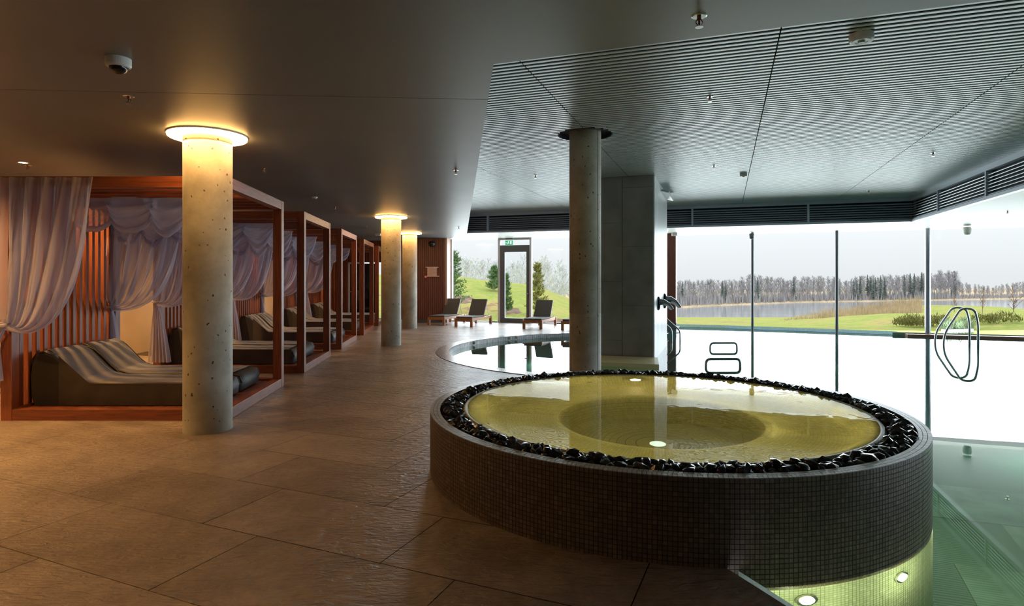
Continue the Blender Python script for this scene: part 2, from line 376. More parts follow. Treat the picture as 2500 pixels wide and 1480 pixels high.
# water sheet
def tri_poly(poly, z):
    bm = bmesh.new(); vs = [bm.verts.new((x, y, z)) for x, y in poly]; f = bm.faces.new(vs); bmesh.ops.triangulate(bm, faces=[f])
    d = bpy.data.meshes.new('sheet'); bm.normal_update()
    if sum(f.normal.z for f in bm.faces) < 0: bmesh.ops.reverse_faces(bm, faces=bm.faces[:])
    bm.to_mesh(d); bm.free(); return d
wd = tri_poly(POOL, WZ); wd.materials.append(pool_water)
tag(obj('pool_water', wd), 'still mirror-like pool water reflecting the bright windows, running out under the glass wall', 'water', kind='stuff')
# mosaic curb of the round bay
curb = thing('pool_curb', 'grey mosaic curb ring around the round pool bay in front of the sun loungers', 'curb', (PC[0], PC[1], 0))
a0, a1 = radians(66), radians(272)
MB().lathe([(PR-.28, -.25), (PR-.28, .002), (PR+.0, .004), (PR+.0, -.01)], 90, a0=a0, a1=a1).build('bed', mgrout, curb)
mt = MB(); nseg = 420
for ring in range(9):
    r = PR-.28+.004+ring*.0305; na = int(nseg*r/PR)
    for i in range(int(na*(a1-a0)/(2*pi)*1.0)):
        aa = a0+i*2*pi/na*1.0; da = .86*2*pi/na
        if aa > a1: break
        mt.add([(r*cos(aa), r*sin(aa), .002), ((r+.027)*cos(aa), (r+.027)*sin(aa), .002), ((r+.027)*cos(aa+da), (r+.027)*sin(aa+da), .002), (r*cos(aa+da), r*sin(aa+da), .002)] +
               [(r*cos(aa), r*sin(aa), .008), ((r+.027)*cos(aa), (r+.027)*sin(aa), .008), ((r+.027)*cos(aa+da), (r+.027)*sin(aa+da), .008), (r*cos(aa+da), r*sin(aa+da), .008)],
               [(4, 5, 6, 7), (0, 1, 5, 4), (1, 2, 6, 5), (2, 3, 7, 6), (3, 0, 4, 7)])
for row in range(4):                   # face towards the water
    z = -.03*row-.028
    for i in range(int(400*(a1-a0)/(2*pi))):
        aa = a0+i*2*pi/400; da = .86*2*pi/400; r = PR-.28
        mt.add([(r*cos(aa), r*sin(aa), z), (r*cos(aa+da), r*sin(aa+da), z), (r*cos(aa+da), r*sin(aa+da), z+.026), (r*cos(aa), r*sin(aa), z+.026)] +
               [((r-.005)*cos(aa), (r-.005)*sin(aa), z), ((r-.005)*cos(aa+da), (r-.005)*sin(aa+da), z), ((r-.005)*cos(aa+da), (r-.005)*sin(aa+da), z+.026), ((r-.005)*cos(aa), (r-.005)*sin(aa), z+.026)],
               [(4, 5, 6, 7), (0, 1, 5, 4), (1, 2, 6, 5), (2, 3, 7, 6), (3, 0, 4, 7)])
mt.build('mosaic_tiles', mos_top, curb, kind='stuff')
for px in (1157, 1243, 1260):          # small round inlets in the far face of the curb
    kx = (px-1250)/1470
    A_ = 1+kx*kx; B_ = -2*(kx*PC[0]+PC[1]); C_ = PC[0]**2+PC[1]**2-(PR-.285)**2; Yq = (-B_+sqrt(B_*B_-4*A_*C_))/(2*A_)
    MB().tube([(kx*Yq-PC[0], Yq-PC[1], -.04), (kx*(Yq-.03)-PC[0], Yq-.03-PC[1], -.04)], .035, 12).build('inlet', white_m, curb)

# ------------------------------------------------------------------ ceilings
E0, E1, E2, E3 = (-.124, 4.05), (-1.42, 18.95), (10.1, 15.1), (5.69, 1.99)
ZL, ZH = 2.95, 3.57
left_poly = [(-7.6, -3), E0, E1, (-2.6, 22.4), (-7.6, 23.8)]
near_poly = [(-7.6, -3), (20, -3), E3, E0]
sA = clip(left_poly, -.07, 1, 4.856); sB = clip(left_poly, .07, -1, -4.864)
ceil = MB().prism(sA, ZL, ZL+.05).prism(near_poly, ZL, ZL+.05).build('ceiling', ceil_m, kind='structure')
MB().prism(sB, ZL, ZL+.05).build('ceiling_panel', ceil_m, ceil)
sof = MB().prism([(20, -3), (20, 14.7), E2, E3], ZL, ZL+.05).prism([(20, 14.7), (-2.6, 22.4), E1, E2], ZL, ZL+.05).build('trim_3', soffit_m, kind='structure')
sof['label'] = 'pale soffit between the louvred bulkhead and the glass wall'
MB().prism([(-7.8, -3.2), (20.2, -3.2), (20.2, 15.4), (-7.8, 24.5)], ZH+.09, ZH+.14).build('ceiling_backing', black_m, ceil)
for a, b_ in ((E0, E1), (E3, E0)):
    ceil_step = MB().add([(*a, ZL), (*b_, ZL), (*b_, ZH+.1), (*a, ZH+.1)], [(0, 1, 2, 3)]).build('step_face', ceil_m, ceil)
# slatted ceiling: panels of slats
slc = MB().prism([(x*.999+.003, y) for x, y in (E0, E3, E2, E1)], ZH+.05, ZH+.06).build('ceiling_slatted', black_m, kind='structure')
slc.name = 'ceiling.001'
d1 = (1/sqrt(1+.354**2), -.354/sqrt(1+.354**2)); n1 = (-d1[1], d1[0])
HOLE = [E0, E3, E2, E1]
pit, wsl = .088, .042
seam_s = [at_[0]*d1[0]+at_[1]*d1[1] for at_ in [((1269-1250)/1470*5.70, 5.70), ((1908-1250)/1470*4.93, 4.93), ((2497-1250)/1470*5.81, 5.81)]]
seam_s = [seam_s[0]-2*2.45, seam_s[0]-2.45, seam_s[0], seam_s[1], seam_s[2], seam_s[2]+2.45, seam_s[2]+4.9]
C4 = (1.045, 8.6)
def to_sp(p): return (p[0]*d1[0]+p[1]*d1[1], p[0]*n1[0]+p[1]*n1[1])
HS = [to_sp(p) for p in HOLE]; pmin = min(p[1] for p in HS); pmax = max(p[1] for p in HS); c4s = to_sp(C4)
slist = []; npit = int((pmax-pmin)/pit)
for r in range(npit):
    p0 = pmin+.02+r*pit; pm = p0+wsl/2
    xs = []
    for i in range(4):
        a, b_ = HS[i], HS[(i+1) % 4]
        if (a[1] > pm) != (b_[1] > pm): xs.append(a[0]+(b_[0]-a[0])*(pm-a[1])/(b_[1]-a[1]))
    if len(xs) < 2: continue
    lo, hi = min(xs), max(xs); cuts = [lo]+[s for s in seam_s if lo+.05 < s < hi-.05]+[hi]
    for i in range(len(cuts)-1):
        segs = [(cuts[i]+.006, cuts[i+1]-.006)]
        dd = abs(pm-c4s[1])
        if dd < .39:                      # round cut-out about the column
            h = sqrt(.39**2-dd*dd); ns = []
            for a, b_ in segs:
                if a < c4s[0]-h: ns.append((a, min(b_, c4s[0]-h)))
                if b_ > c4s[0]+h: ns.append((max(a, c4s[0]+h), b_))
            segs = [q for q in ns if q[1]-q[0] > .03]
        for a, b_ in segs: slist.append((p0, a, b_))
def slat_box(mb, p0, a, b_):
    cs, cp = (a+b_)/2, p0+wsl/2; cx, cy = cs*d1[0]+cp*n1[0], cs*d1[1]+cp*n1[1]
    mb.box((cx, cy, ZH+.005), (b_-a, wsl, .010), atan2(d1[1], d1[0]))
def vis(sl):
    cs = (sl[1]+sl[2])/2; cx, cy = cs*d1[0]+sl[0]*n1[0], cs*d1[1]+sl[0]*n1[1]
    if cy < 1: return 99
    if abs(cx/cy) > .95: return 50+cy
    return cy
slist.sort(key=vis)
for sl in slist[:300]:
    mb = MB(); slat_box(mb, *sl); mb.build('slat', slat_m, slc)
rest = MB()
for sl in slist[300:]: slat_box(rest, *sl)
rest.build('far_slats', slat_m, slc, kind='stuff')
MB().lathe([(.375, 0), (.39, 0), (.39, .08), (.375, .08)], 40, (C4[0], C4[1], ZH), True).build('collar', black_m, slc)
# bulkheads with louvres
def bulkhead(name, A, B, cuts, label, tilt, open_):
    root = MB().add([(*A, ZL), (*B, ZL), (*B, ZH+.05), (*A, ZH+.05)], [(0, 1, 2, 3)]).build(name, black_m, kind='structure'); root['label'] = label
    L = sqrt((B[0]-A[0])**2+(B[1]-A[1])**2); u = ((B[0]-A[0])/L, (B[1]-A[1])/L); ang = atan2(u[1], u[0])
    nn = (u[1], -u[0])
    if nn[0]*(3-A[0])+nn[1]*(9-A[1]) < 0: nn = (-nn[0], -nn[1])
    def pt(s, o): return (A[0]+u[0]*s+nn[0]*o, A[1]+u[1]*s+nn[1]*o)
    q = pt(L/2, .05); MB().box((*q, ZL+.03), (L, .1, .06), ang).build('bottom_rail', louvre_m, root)
    MB().box((*q, ZH-.03), (L, .1, .14), ang).build('top_rail', louvre_m, root)
    cuts = [0]+[c_*L for c_ in cuts]+[L]
    sgn = 1 if (Vector((nn[0], nn[1], 0)).cross(Vector((u[0], u[1], 0)))).z > 0 else -1
    for i in range(len(cuts)-1):
        a, b_ = cuts[i], cuts[i+1]
        for kk in range(7):
            z = ZL+.095+kk*.06; q = pt((a+b_)/2, .055)
            MB().box((*q, z), (b_-a-.03, .055, .010), ang, Matrix.Rotation(tilt*sgn, 3, 'X')).build('louvre_blade', louvre_m, root)
        q = pt(b_, .05); MB().box((*q, ZL+.3), (.05, .1, .5), ang).build('divider', louvre_m, root)
    return root
bulkhead('wall_bulkhead_far', E1, E2, (.06, .32, .56, .8), 'louvred anthracite bulkhead above the far glass wall', radians(35), 1)
bulkhead('wall_bulkhead_right', E2, E3, (.14, .32, .5, .7), 'louvred bulkhead slanting back along the right side', radians(35), 1)

# ------------------------------------------------------------------ walls
MB().box((-7.75, 10.3, 1.6), (.2, 27, 3.4)).build('wall_left', wall_m, kind='structure')
MB().box((6.1, -3.1, 1.0), (28, .2, 4.2)).build('wall_back', plain('rear_wall', (.10, .075, .06), .6), kind='structure')
# right side wall: glazed like the far one
# wood cladding left of the glass
wl = MB().box((-3.0, 21.05, 1.475), (1.3, .1, 2.95)).build('wall_far', clad, kind='structure')
wl2 = MB()
for i in range(19): wl2.box((-3.62+i*.068, 20.985, 1.475), (.04, .035, 2.93))
wl2.build('cladding_ribs', clad, wl, kind='stuff')
MB().box((-2.28, 21.4, 1.475), (.10, .8, 2.95), -.1).build('side_panel', wood('pale_cladding', (.30, .16, .12), (.45, .28, .22), 2), wl)
MB().box((-3.0, 20.96, .05), (1.3, .03, .1)).build('baseboard_far', frame_m, kind='structure')
# wood clad pillar between the windows
pil = MB(); gp = gx(1637)
pil.box((gp[0]-.02, gp[1]-.25, 1.45), (.26, .5, 3.0), gang)
pil = pil.build('wall_pillar', clad, kind='structure')
MB().box((gp[0]-.02, gp[1]-.25, .0), (.28, .52, .3), gang).build('plinth', frame_m, pil)
# glazing
def mull(px, w, dpt, name='window_post', z0=-.1, round_=False, root=None, m=frame_m):
    p = gx(px); mb = MB()
    if round_: mb.lathe([(w/2, z0), (w/2, 2.95)], 20, (p[0], p[1], 0))
    else: mb.box((p[0], p[1], (2.95+z0)/2), (w, dpt, 2.95-z0), gang)
    return mb.build(name, m, root, smooth=round_)
def pane(name, xa, xb, z0, z1, root=None, m=glass_m):
    a, b_ = gx(xa), gx(xb)
    return MB().add([(*a, z0), (*b_, z0), (*b_, z1), (*a, z1)], [(0, 1, 2, 3)]).build(name, m, root)
w1 = pane('window_1', 1102, 1216, 0, 2.95); w1['kind'] = 'structure'
mull(1103, .07, .12, root=w1, m=wfr_m, z0=0)
MB().box((gx(1160)[0], gx(1160)[1], .02), (1.7, .1, .04), gang).build('sill', frame_m, w1)
w2 = pane('window_2', 1299, 1630, 0, 2.95); w2['kind'] = 'structure'; mull(1297, .05, .12, root=w2, m=wfr_m, z0=0)
MB().box((gx(1462)[0], gx(1462)[1], .02), (4.6, .1, .04), gang).build('sill', frame_m, w2)
w3 = pane('window_3', 1644, 1837, WZ-.3, 2.95); w3['kind'] = 'structure'; mull(1646, .06, .1, root=w3, m=wfr_m)
mull(1837, .08, .08, root=w3, round_=True)
w4 = pane('window_4', 1837, 2044, WZ-.3, 2.95); w4['kind'] = 'structure'; mull(2043, .085, .08, root=w4, round_=True)
w5 = pane('window_5', 2044, 2265, WZ-.3, 2.95); w5['kind'] = 'structure'; mull(2265, .145, .08, root=w5, round_=True, m=plain('steel_post', (.42, .47, .55), .25, .8))
w6 = pane('window_6', 2265, 3060, WZ-.3, 2.95); w6['kind'] = 'structure'; mull(2563, .1, .08, root=w6, round_=True)
# right side glazed wall
w7 = MB().add([(20, -3, -.4), (20, 14.4, -.4), (20, 14.4, 2.95), (20, -3, 2.95)], [(0, 1, 2, 3)]).build('window_7', glass_m, kind='structure')
for y in (0, 3.3, 6.6, 9.9, 13.2): MB().lathe([(.05, -.4), (.05, 2.95)], 12, (20, y, 0)).build('window_post', frame_m, w7)
# door
dr = thing('door_1', 'glazed terrace door in a dark grey frame with a clear transom under the exit sign', 'door'); dr['kind'] = 'structure'
del dr['category']
def fb(px0, px1, z0, z1, nm, m=frame_m, th=.09, off=0, root=None):
    a, b_ = gx(px0), gx(px1); L = sqrt((a[0]-b_[0])**2+(a[1]-b_[1])**2)
    return MB().box(((a[0]+b_[0])/2+off*.31, (a[1]+b_[1])/2+off, (z0+z1)/2), (L, th, z1-z0), gang).build(nm, m, root if root else dr)
fb(1217, 1222, 0, 2.95, 'frame_post', wfr_m, .14); fb(1294, 1298, 0, 2.95, 'frame_post', wfr_m, .14)
fb(1222, 1294, 2.60, 2.70, 'transom_bar'); fb(1222, 1294, 2.88, 2.95, 'head', wfr_m)
fb(1222, 1233, .0, 2.60, 'stile'); fb(1286, 1294, .0, 2.60, 'stile'); fb(1233, 1286, 2.46, 2.60, 'top_rail'); fb(1233, 1286, 0, .16, 'bottom_rail')
fb(1233, 1286, .16, 2.46, 'pane', glass_m, .004); fb(1222, 1294, 2.70, 2.88, 'transom_pane', glass_m, .004)
hd = gx(1289); MB().tube([(hd[0], hd[1]-.05, 1.02), (hd[0], hd[1]-.11, 1.02), (hd[0]-.12, hd[1]-.11, 1.02)], .012, 8).box((hd[0], hd[1]-.055, 1.0), (.04, .012, .24), gang).build('handle', steel, dr)
# far left: service wall with doors and a lit slatted band
wv = MB().box((-5.6, 22.5, 2.55), (4.2, .12, .8)).build('wall_service', clad, kind='structure'); wb = MB()
for i in range(46): wb.box((-7.65+i*.09, 22.42, 2.55), (.055, .05, .78))
wb.build('lit_slats', wz, wv, kind='stuff')
MB().box((-6.9, 22.5, 1.08), (1.6, .12, 2.15)).box((-3.9, 22.5, 1.08), (.95, .12, 2.15)).build('wall_panel', clad, wv)
wq = MB()
for i in range(13): wq.box((-7.6+i*.11, 22.43, 1.08), (.06, .04, 2.13))
wq.build('panel_slats', wz, wv, kind='stuff')
d2 = thing('door_2', 'narrow glazed door with pale frame and brass handle beyond the farthest cabana', 'door'); d2['kind'] = 'structure'; del d2['category']
for xa in (-6.07, -5.62): MB().box((xa, 22.42, 1.07), (.06, .07, 2.14)).build('frame_post', wfr_m, d2)
MB().box((-5.84, 22.42, 2.12), (.45, .07, .06)).build('head', wfr_m, d2)
MB().box((-5.84, 22.45, 1.05), (.4, .02, 2.1)).build('dark_pane', dark_glass, d2)
MB().tube([(-6.05, 22.38, 1.05), (-6.05, 22.3, 1.05), (-5.93, 22.3, 1.05)], .014, 8).build('handle', plain('brass', (.75, .5, .2), .3, 1), d2)
MB().box((-5.35, 22.45, 1.05), (.48, .02, 2.1)).build('window_8', dark_glass, kind='structure')
MB().add([(-5.08, 22.46, .0), (-4.4, 22.46, .0), (-4.4, 22.46, 2.1), (-5.08, 22.46, 2.1)], [(0, 1, 2, 3)]).build('window_9', glass_m, kind='structure')
for xa in (-5.08, -4.4): MB().box((xa, 22.43, 1.07), (.05, .07, 2.14)).build('door_post', frame_m, wv)

# ------------------------------------------------------------------ columns with ring lights
ringm = emit('warm_ring', (1, .52, .16), 34)
def column(x, y, top, lab, seams):
    root = thing('concrete_column', lab, 'column', (x, y, 0)); pr = [(.225, 0)]
    for z in seams: pr += [(.225, z-.006), (.219, z-.003), (.219, z+.003), (.225, z+.006)]
    pr += [(.225, top)]
    MB().lathe(pr, 64).build('shaft', concrete, root, smooth=False).data.polygons.foreach_set('use_smooth', [True]*(64*(len(pr)-1)))
    return root
COLS = [(-3.045, 6.03, 'pitted concrete column standing in front of the nearest cabana'), (-2.77, 13.8, 'second concrete column in the row beside the cabanas'), (-3.16, 18.6, 'farthest concrete column, just behind the second one')]
for i, (x, y, lab) in enumerate(COLS):
    column(x, y, 2.95, lab, (2.86,))
    r = thing('ring_light', ['glowing ring light around the top of the nearest column', 'glowing ring light around the top of the second column', 'glowing ring light at the top of the farthest column'][i], 'light', (x, y, 0))
    MB().lathe([(.226, 2.912), (.355, 2.912), (.362, 2.918), (.362, 2.948), (.226, 2.948)], 64).build('diffuser', ringm, r)
    MB().lathe([(.362, 2.935), (.368, 2.935), (.368, 2.9495), (.362, 2.9495)], 64, close=True).build('trim_ring', white_m, r)
c4r = column(C4[0], C4[1], ZH+.1, 'tall bare concrete column without a light, rising behind the round tub', (1.02,))
MB().box((.155, -.163, 1.9), (.006, .006, 3.4), .8).build('casting_seam', plain('seam_dark', (.2, .18, .15), .8), c4r)

# ------------------------------------------------------------------ stone pier with slabs
ux = (.9455, -.326); uy = (.326, .9455)
pr_ = thing('stone_pier', 'big rectangular pier clad in dark grey stone slabs standing in the pool', 'pier', (2.80, 11.9, 0), atan2(ux[1], ux[0]))
MB().box((-.62, 1.5, 1.3), (1.22, 2.98, 4.4)).build('core', black_m, pr_)
for col, (xa, xb) in enumerate(((-1.24, -.62), (-.615, -.005))):
    zs = [-.9, .28, 1.46, 2.64, 3.57] if col == 0 else [-.9, -.2, .98, 2.16, 3.34, 3.57]
    for za, zb in zip(zs, zs[1:]): MB().box(((xa+xb)/2, -.012, (za+zb)/2), (xb-xa-.004, .03, zb-za-.004)).build('stone_slab', pier_m, pr_, bevel=.002)
sidem = plain('pale_side_slab', (.42, .44, .45), .35, nscale=2.2, nvar=.12, bmp=.1)
for k_ in range(4):
    for za, zb in ((-.9, .9), (.9, 2.1), (2.1, 3.57)): MB().box((.0, .375+k_*.75, (za+zb)/2), (.03, .745, zb-za-.004)).build('side_slab', sidem, pr_)
MB().box((.10, 2.2, 3.45), (.16, 1.5, .04), 0, Matrix.Rotation(.3, 3, 'Y')).build('top_flap', sidem, pr_)
MB().prism([(1.45, 12.25), (1.45, 11.2), (2.65, 10.85), (2.86, 11.85)], -.9, -.03).build('pier_ledge', plain('lamplit_cream_ledge', (.85, .76, .42), .4))  # yellow light of the lamps is put into the ledge's colour
tag(bpy.data.objects['pier_ledge'], 'cream ledge with yellow lamplight in its colour at the foot of the stone pier', 'ledge')

# ------------------------------------------------------------------ raised round tub
tub = thing('whirlpool_tub', 'big raised round whirlpool tub covered in brown mosaic with a gutter of black stones', 'whirlpool', (TC[0], TC[1], 0))
RZ = .47
MB().lathe([(TR-.004, -1.25), (TR-.004, RZ-.004), (TR-.0795, RZ-.004), (TR-.0795, RZ-.11), (1.60, RZ-.11)], 160).build('tub_wall', mgrout, tub, smooth=False)
TS = .0262; nt_ = int(2*pi*TR/TS)
def wall_tile(mb, i, row, base=None, off=None):
    a = 2*pi*(i+.5)/nt_ if base is None else base; w = TS*.43; z = RZ-.003-TS*(row+.5); dz = TS*.43
    ca, sa = cos(a), sin(a); r0, r1 = TR-.006, TR
    vs = []
    for r in (r0, r1):
        for (u_, v_) in ((-w, -dz), (w, -dz), (w, dz), (-w, dz)): vs.append((r*ca-u_*sa, r*sa+u_*ca, z+v_))
    mb.add(vs, [(4, 5, 6, 7), (0, 1, 5, 4), (1, 2, 6, 5), (2, 3, 7, 6), (3, 0, 4, 7)])
rows = int((RZ-WZ+.02)/TS)+1
cand = []
for i in range(nt_):
    a = 2*pi*(i+.5)/nt_; x, y = TC[0]+TR*cos(a), TC[1]+TR*sin(a)
    fac = -(cos(a)*x+sin(a)*y)/sqrt(x*x+y*y)
    for row in range(rows): cand.append((-(fac/sqrt(x*x+y*y)) - (0 if y/.9 < 99 else 0) + .0005*row, i, row))
cand.sort()
near_t = set(); mtmesh = {}
ct = 0
for key, i, row in cand:
    a = 2*pi*(i+.5)/nt_; x, y = TC[0]+TR*cos(a), TC[1]+TR*sin(a)
    z = RZ-TS*(row+.5); py = 683+(1.5-z)/y*1470
    if py > 1475 or (z < -.0 and x < 1.1): continue
    near_t.add((i, row)); ct += 1
    if ct >= 300: break
t0 = MB(); wall_tile(t0, 0, 0, 0.0)
t0.v = [(x-TR, y, z-(RZ-.003-TS*.5)) for x, y, z in t0.v]; tmesh = t0.mesh('mosaic_tile', mos_out)
for i, row in near_t:
    a = 2*pi*(i+.5)/nt_
    obj('mosaic_tile', tmesh, tub, (TR*cos(a), TR*sin(a), RZ-.003-TS*(row+.5)), rot=(0, 0, a))
rt = MB()
for key, i, row in cand:
    if (i, row) not in near_t: wall_tile(rt, i, row)
rt.build('far_mosaic_tiles', mos_out, tub, kind='stuff')
uw = MB()
rows2 = int(1.1/TS)
RZs = RZ; 
for i in range(nt_):
    a = 2*pi*(i+.5)/nt_; w = TS*.44; ca, sa = cos(a), sin(a)
    if not (radians(190) < a or a < radians(60)): continue
    for row in range(rows2):
        z = RZ-.003-TS*(rows+row+.5)
        r = TR; dz = TS*.44
        uw.add([(r*ca-u_*sa, r*sa+u_*ca, z+v_) for (u_, v_) in ((-w, -dz), (w, -dz), (w, dz), (-w, dz))], [(0, 1, 2, 3)])
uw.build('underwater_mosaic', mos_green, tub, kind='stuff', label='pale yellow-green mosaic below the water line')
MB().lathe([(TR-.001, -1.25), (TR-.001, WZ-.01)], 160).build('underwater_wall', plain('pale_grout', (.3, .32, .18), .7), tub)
cop = MB()
for ring in range(3):
    r = TR-.001-TS*(ring+1) if ring < 5 else 0; na = int(2*pi*(r+TS)/TS)
    for i in range(na):
        a, da = 2*pi*i/na, .88*2*pi/na; q = []
        for z in (RZ-.005, RZ): q += [(r_*cos(t_), r_*sin(t_), z) for r_, t_ in ((r+.0015, a), (r+TS-.0015, a), (r+TS-.0015, a+da), (r+.0015, a+da))]
        cop.add(q, [(4, 5, 6, 7), (0, 1, 5, 4), (1, 2, 6, 5), (2, 3, 7, 6), (3, 0, 4, 7)])
cop.build('coping_tiles', mos_top, tub, kind='stuff')
# stones in the gutter
proto = []
for k_ in range(8):
    bm = bmesh.new(); bmesh.ops.create_icosphere(bm, subdivisions=1, radius=1)
    for v_ in bm.verts: v_.co *= 1+R.uniform(-.28, .28)
    d = bpy.data.meshes.new('stone'); bm.to_mesh(d); bm.free(); d.materials.append(stone_m)
    if k_ % 2: d.polygons.foreach_set('use_smooth', [True]*len(d.polygons))
    proto.append(d)
stn = []
for lay in range(2):
    tries = 0; pts = []
    while tries < 9000 and len(pts) < (900, 700)[lay]:
        tries += 1; a = R.uniform(0, 2*pi); r = R.uniform(1.635, TR-.105)
        p = (r*cos(a), r*sin(a))
        if all((p[0]-q[0])**2+(p[1]-q[1])**2 > .045**2 for q in pts): pts.append(p)
    for p in pts: stn.append((p[0], p[1], RZ-.045+lay*.032+R.uniform(-.006, .014), R.uniform(.027, .042)))
stn.sort(key=lambda q: (TC[0]+q[0])**2+(TC[1]+q[1])**2)
far = MB()
for k_, (x, y, z, sz) in enumerate(stn):
    d = proto[k_ % 8]; sc_ = (sz*R.uniform(.9, 1.4), sz*R.uniform(.75, 1.1), sz*R.uniform(.55, .9)); rt_ = (R.uniform(-.5, .5), R.uniform(-.5, .5), R.uniform(0, 6))
    if k_ < 300:
        o = obj('stone', d, tub, (x, y, z), rot=rt_); o.scale = sc_
    else:
        M_ = Matrix.Translation((x, y, z)) @ Matrix.Rotation(rt_[2], 4, 'Z') @ Matrix.Diagonal((*sc_, 1))
        far.add([M_ @ v_.co for v_ in d.vertices], [tuple(p.vertices) for p in d.polygons])
far.build('far_stones', stone_m, tub, kind='stuff')
LIP = 1.589; SW = .462
basin_o = MB().lathe([(1.62, RZ-.12), (1.612, SW-.015), (1.60, SW+.0), (1.585, SW+.001), (1.54, SW-.03), (1.49, SW-.10), (1.46, SW-.22), (1.43, SW-.36), (1.38, SW-.42), (1.30, SW-.44), (1.02, SW-.46), (.93, SW-.44), (.87, SW-.44), (.835, SW-.455), (.81, SW-.50), (.80, SW-.56), (.785, SW-.80), (.75, SW-1.05), (.68, SW-1.13), (.3, SW-1.15), (0.001, SW-1.15)], 160)
basin_o.build('basin', basin_m, tub, smooth=True)
wat = MB().lathe([(1.582, SW-.004), (1.0, SW-.004), (.5, SW-.004), (0.001, SW-.004)], 120)
wob = wat.build('spa_water', spa_water, tub, smooth=True); wob['label'] = 'clear yellow-lit water with small ripples'
# lamps in the tub, with added fill lights
la = atan2(6.35-TC[1], (1554-1250)/1470*6.35-TC[0])
lampm = emit('tub_lamp', (1, .72, .36), 60)
def tub_lamp(a, r, z, rr, inward, nm, m=lampm, parent=tub):
    ca, sa = cos(a), sin(a); s_ = -1 if inward else 1
    p0 = Vector((r*ca, r*sa, z)); dv = Vector((ca*s_, sa*s_, 0))
    b1 = MB().tube([p0, p0+dv*.012], rr*1.5, 24).build(nm+'_bezel', chrome, parent)
    MB().tube([p0+dv*.0125, p0+dv*.018], rr, 24).build(nm, m, b1)
    return p0+dv*.06
tub_lamp(la, 1.463, SW-.17, .055, True, 'basin_lamp')
glow = (1, .84, .30)
for kk in range(16):  # added unseen point lights brightening the well rim and outer slope
    a = la+kk*pi/8
    lamp('basin_fill', 'POINT', (TC[0]+.89*cos(a), TC[1]+.89*sin(a), SW-.31), .75, (1, .86, .42), 0)
    lamp('basin_fill', 'POINT', (TC[0]+1.38*cos(a), TC[1]+1.38*sin(a), SW-.13), 1.0, (1, .84, .38), 0)
lamp('basin_main_glow', 'POINT', (TC[0]+1.36*cos(la), TC[1]+1.36*sin(la), SW-.17), 6, (1, .78, .40), 0)
MB().lathe([(0.001, SW-1.143), (.062, SW-1.143), (.067, SW-1.15)], 24).build('floor_drain_light', emit('floor_drain_glow', (.7, .95, .9), 1.3), tub)
for a, r, z in ((la+.35, 1.455, SW-.25), (la+1.9, 1.45, SW-.28), (la+2.6, 1.45, SW-.28), (la-1.2, 1.45, SW-.28)):
    p = Vector((r*cos(a), r*sin(a), z)); q = p*(1-.02/p.length); q.z = z
    MB().tube([p, q], .03, 12).build('water_jet', chrome, tub)
# lamps in the underwater wall
for (px, py, dep) in ((1967, 1462, .17), (2198, 1465, .2)):
    kx = (px-1250)/1470; A_ = 1+kx*kx; B_ = -2*(kx*TC[0]+TC[1]); C_ = TC[0]**2+TC[1]**2-TR**2
    Y = (-B_-sqrt(B_*B_-4*A_*C_))/(2*A_); a = atan2(Y-TC[1], kx*Y-TC[0])
    p = tub_lamp(a, TR, WZ-dep, .042, False, 'wall_lamp', emit('wall_lamp_glow', (1, .78, .45), 25))
    q = Vector((TC[0], TC[1], 0))+p+Vector((cos(a), sin(a), 0))*.22
    lamp('underwater_glow', 'POINT', (q.x, q.y, WZ-.22), 7, (1, .93, .55), 0)
for a in (radians(-8), radians(25), radians(-30)):  # added point lights without fittings, brightening the submerged wall
    lamp('underwater_glow', 'POINT', (TC[0]+(TR+.25)*cos(a), TC[1]+(TR+.25)*sin(a), WZ-.3), 7, (1, .93, .55), 0)
for (x, y) in ((5.5, 6), (8.5, 9), (6.0, 12.5), (3.8, 8.3), (10.5, 12), (7, 2.5), (0.5, 12.5)):  # added unseen point lights brightening the pool from below
    lamp('pool_fill', 'POINT', (x, y, -.75), 20, (.55, 1, .78), 0)
MB().prism([(1.12, 3.12), (1.22, 3.12), (1.75, 1.9), (1.62, 1.9)], WZ-.35, WZ-.12).build('pool_step', plain('green_stone_step', (.16, .2, .12), .5, nscale=8, nvar=.3))
tag(bpy.data.objects['pool_step'], 'dark green stone step under the water beside the deck corner', 'step')

# ------------------------------------------------------------------ cabanas
PW, CW, CD, CH = .12, 2.43, 2.10, 2.60
def SH(v): return (v[0]-.1*v[1], v[1], v[2])
class CB(MB):
    def build(s, *a, **k): s.v = [SH(p) for p in s.v]; return MB.build(s, *a, **k)
def cab_loc(i): return (-2.37-.1*(6.4+3.27*i), 6.4+3.27*i, 0)
def bx(x0, x1, y0, y1, z0, z1): return CB().box(((x0+x1)/2, (y0+y1)/2, (z0+z1)/2), (x1-x0, y1-y0, z1-z0))
ordn = ['nearest', 'second', 'third', 'fourth', 'farthest']
cab = thing('cabana', '', 'cabana', cab_loc(0), group='wooden cabanas in a row')
for x in (-PW, -CW):
    for y in (0, CD-PW): bx(x, x+PW, y, y+PW, 0, CH).build('post', wz, cab, bevel=.004)
for z0, z1 in ((0, .12), (CH-PW, CH)):
    nm = 'base_beam' if z0 == 0 else 'top_beam'
    for y in (0, CD-PW): bx(-CW+PW, -PW, y+.003, y+PW-.003, z0, z1).build(nm, wx, cab, bevel=.004)
    for x in (-PW, -CW): bx(x+.003, x+PW-.003, PW, CD-PW, z0, z1).build(nm, wy, cab, bevel=.004)
for k_ in range(16):
    x0 = -CW+PW+k_*(CW-2*PW)/16; bx(x0+.003, x0+(CW-2*PW)/16-.003, PW, CD-PW, .06, .095).build('deck_plank', deckwood, cab)
for k_ in range(6):
    y0 = .30+k_*.28; bx(-CW+PW, -PW, y0, y0+.05, CH-.11, CH-.02).build('roof_slat', wx, cab)
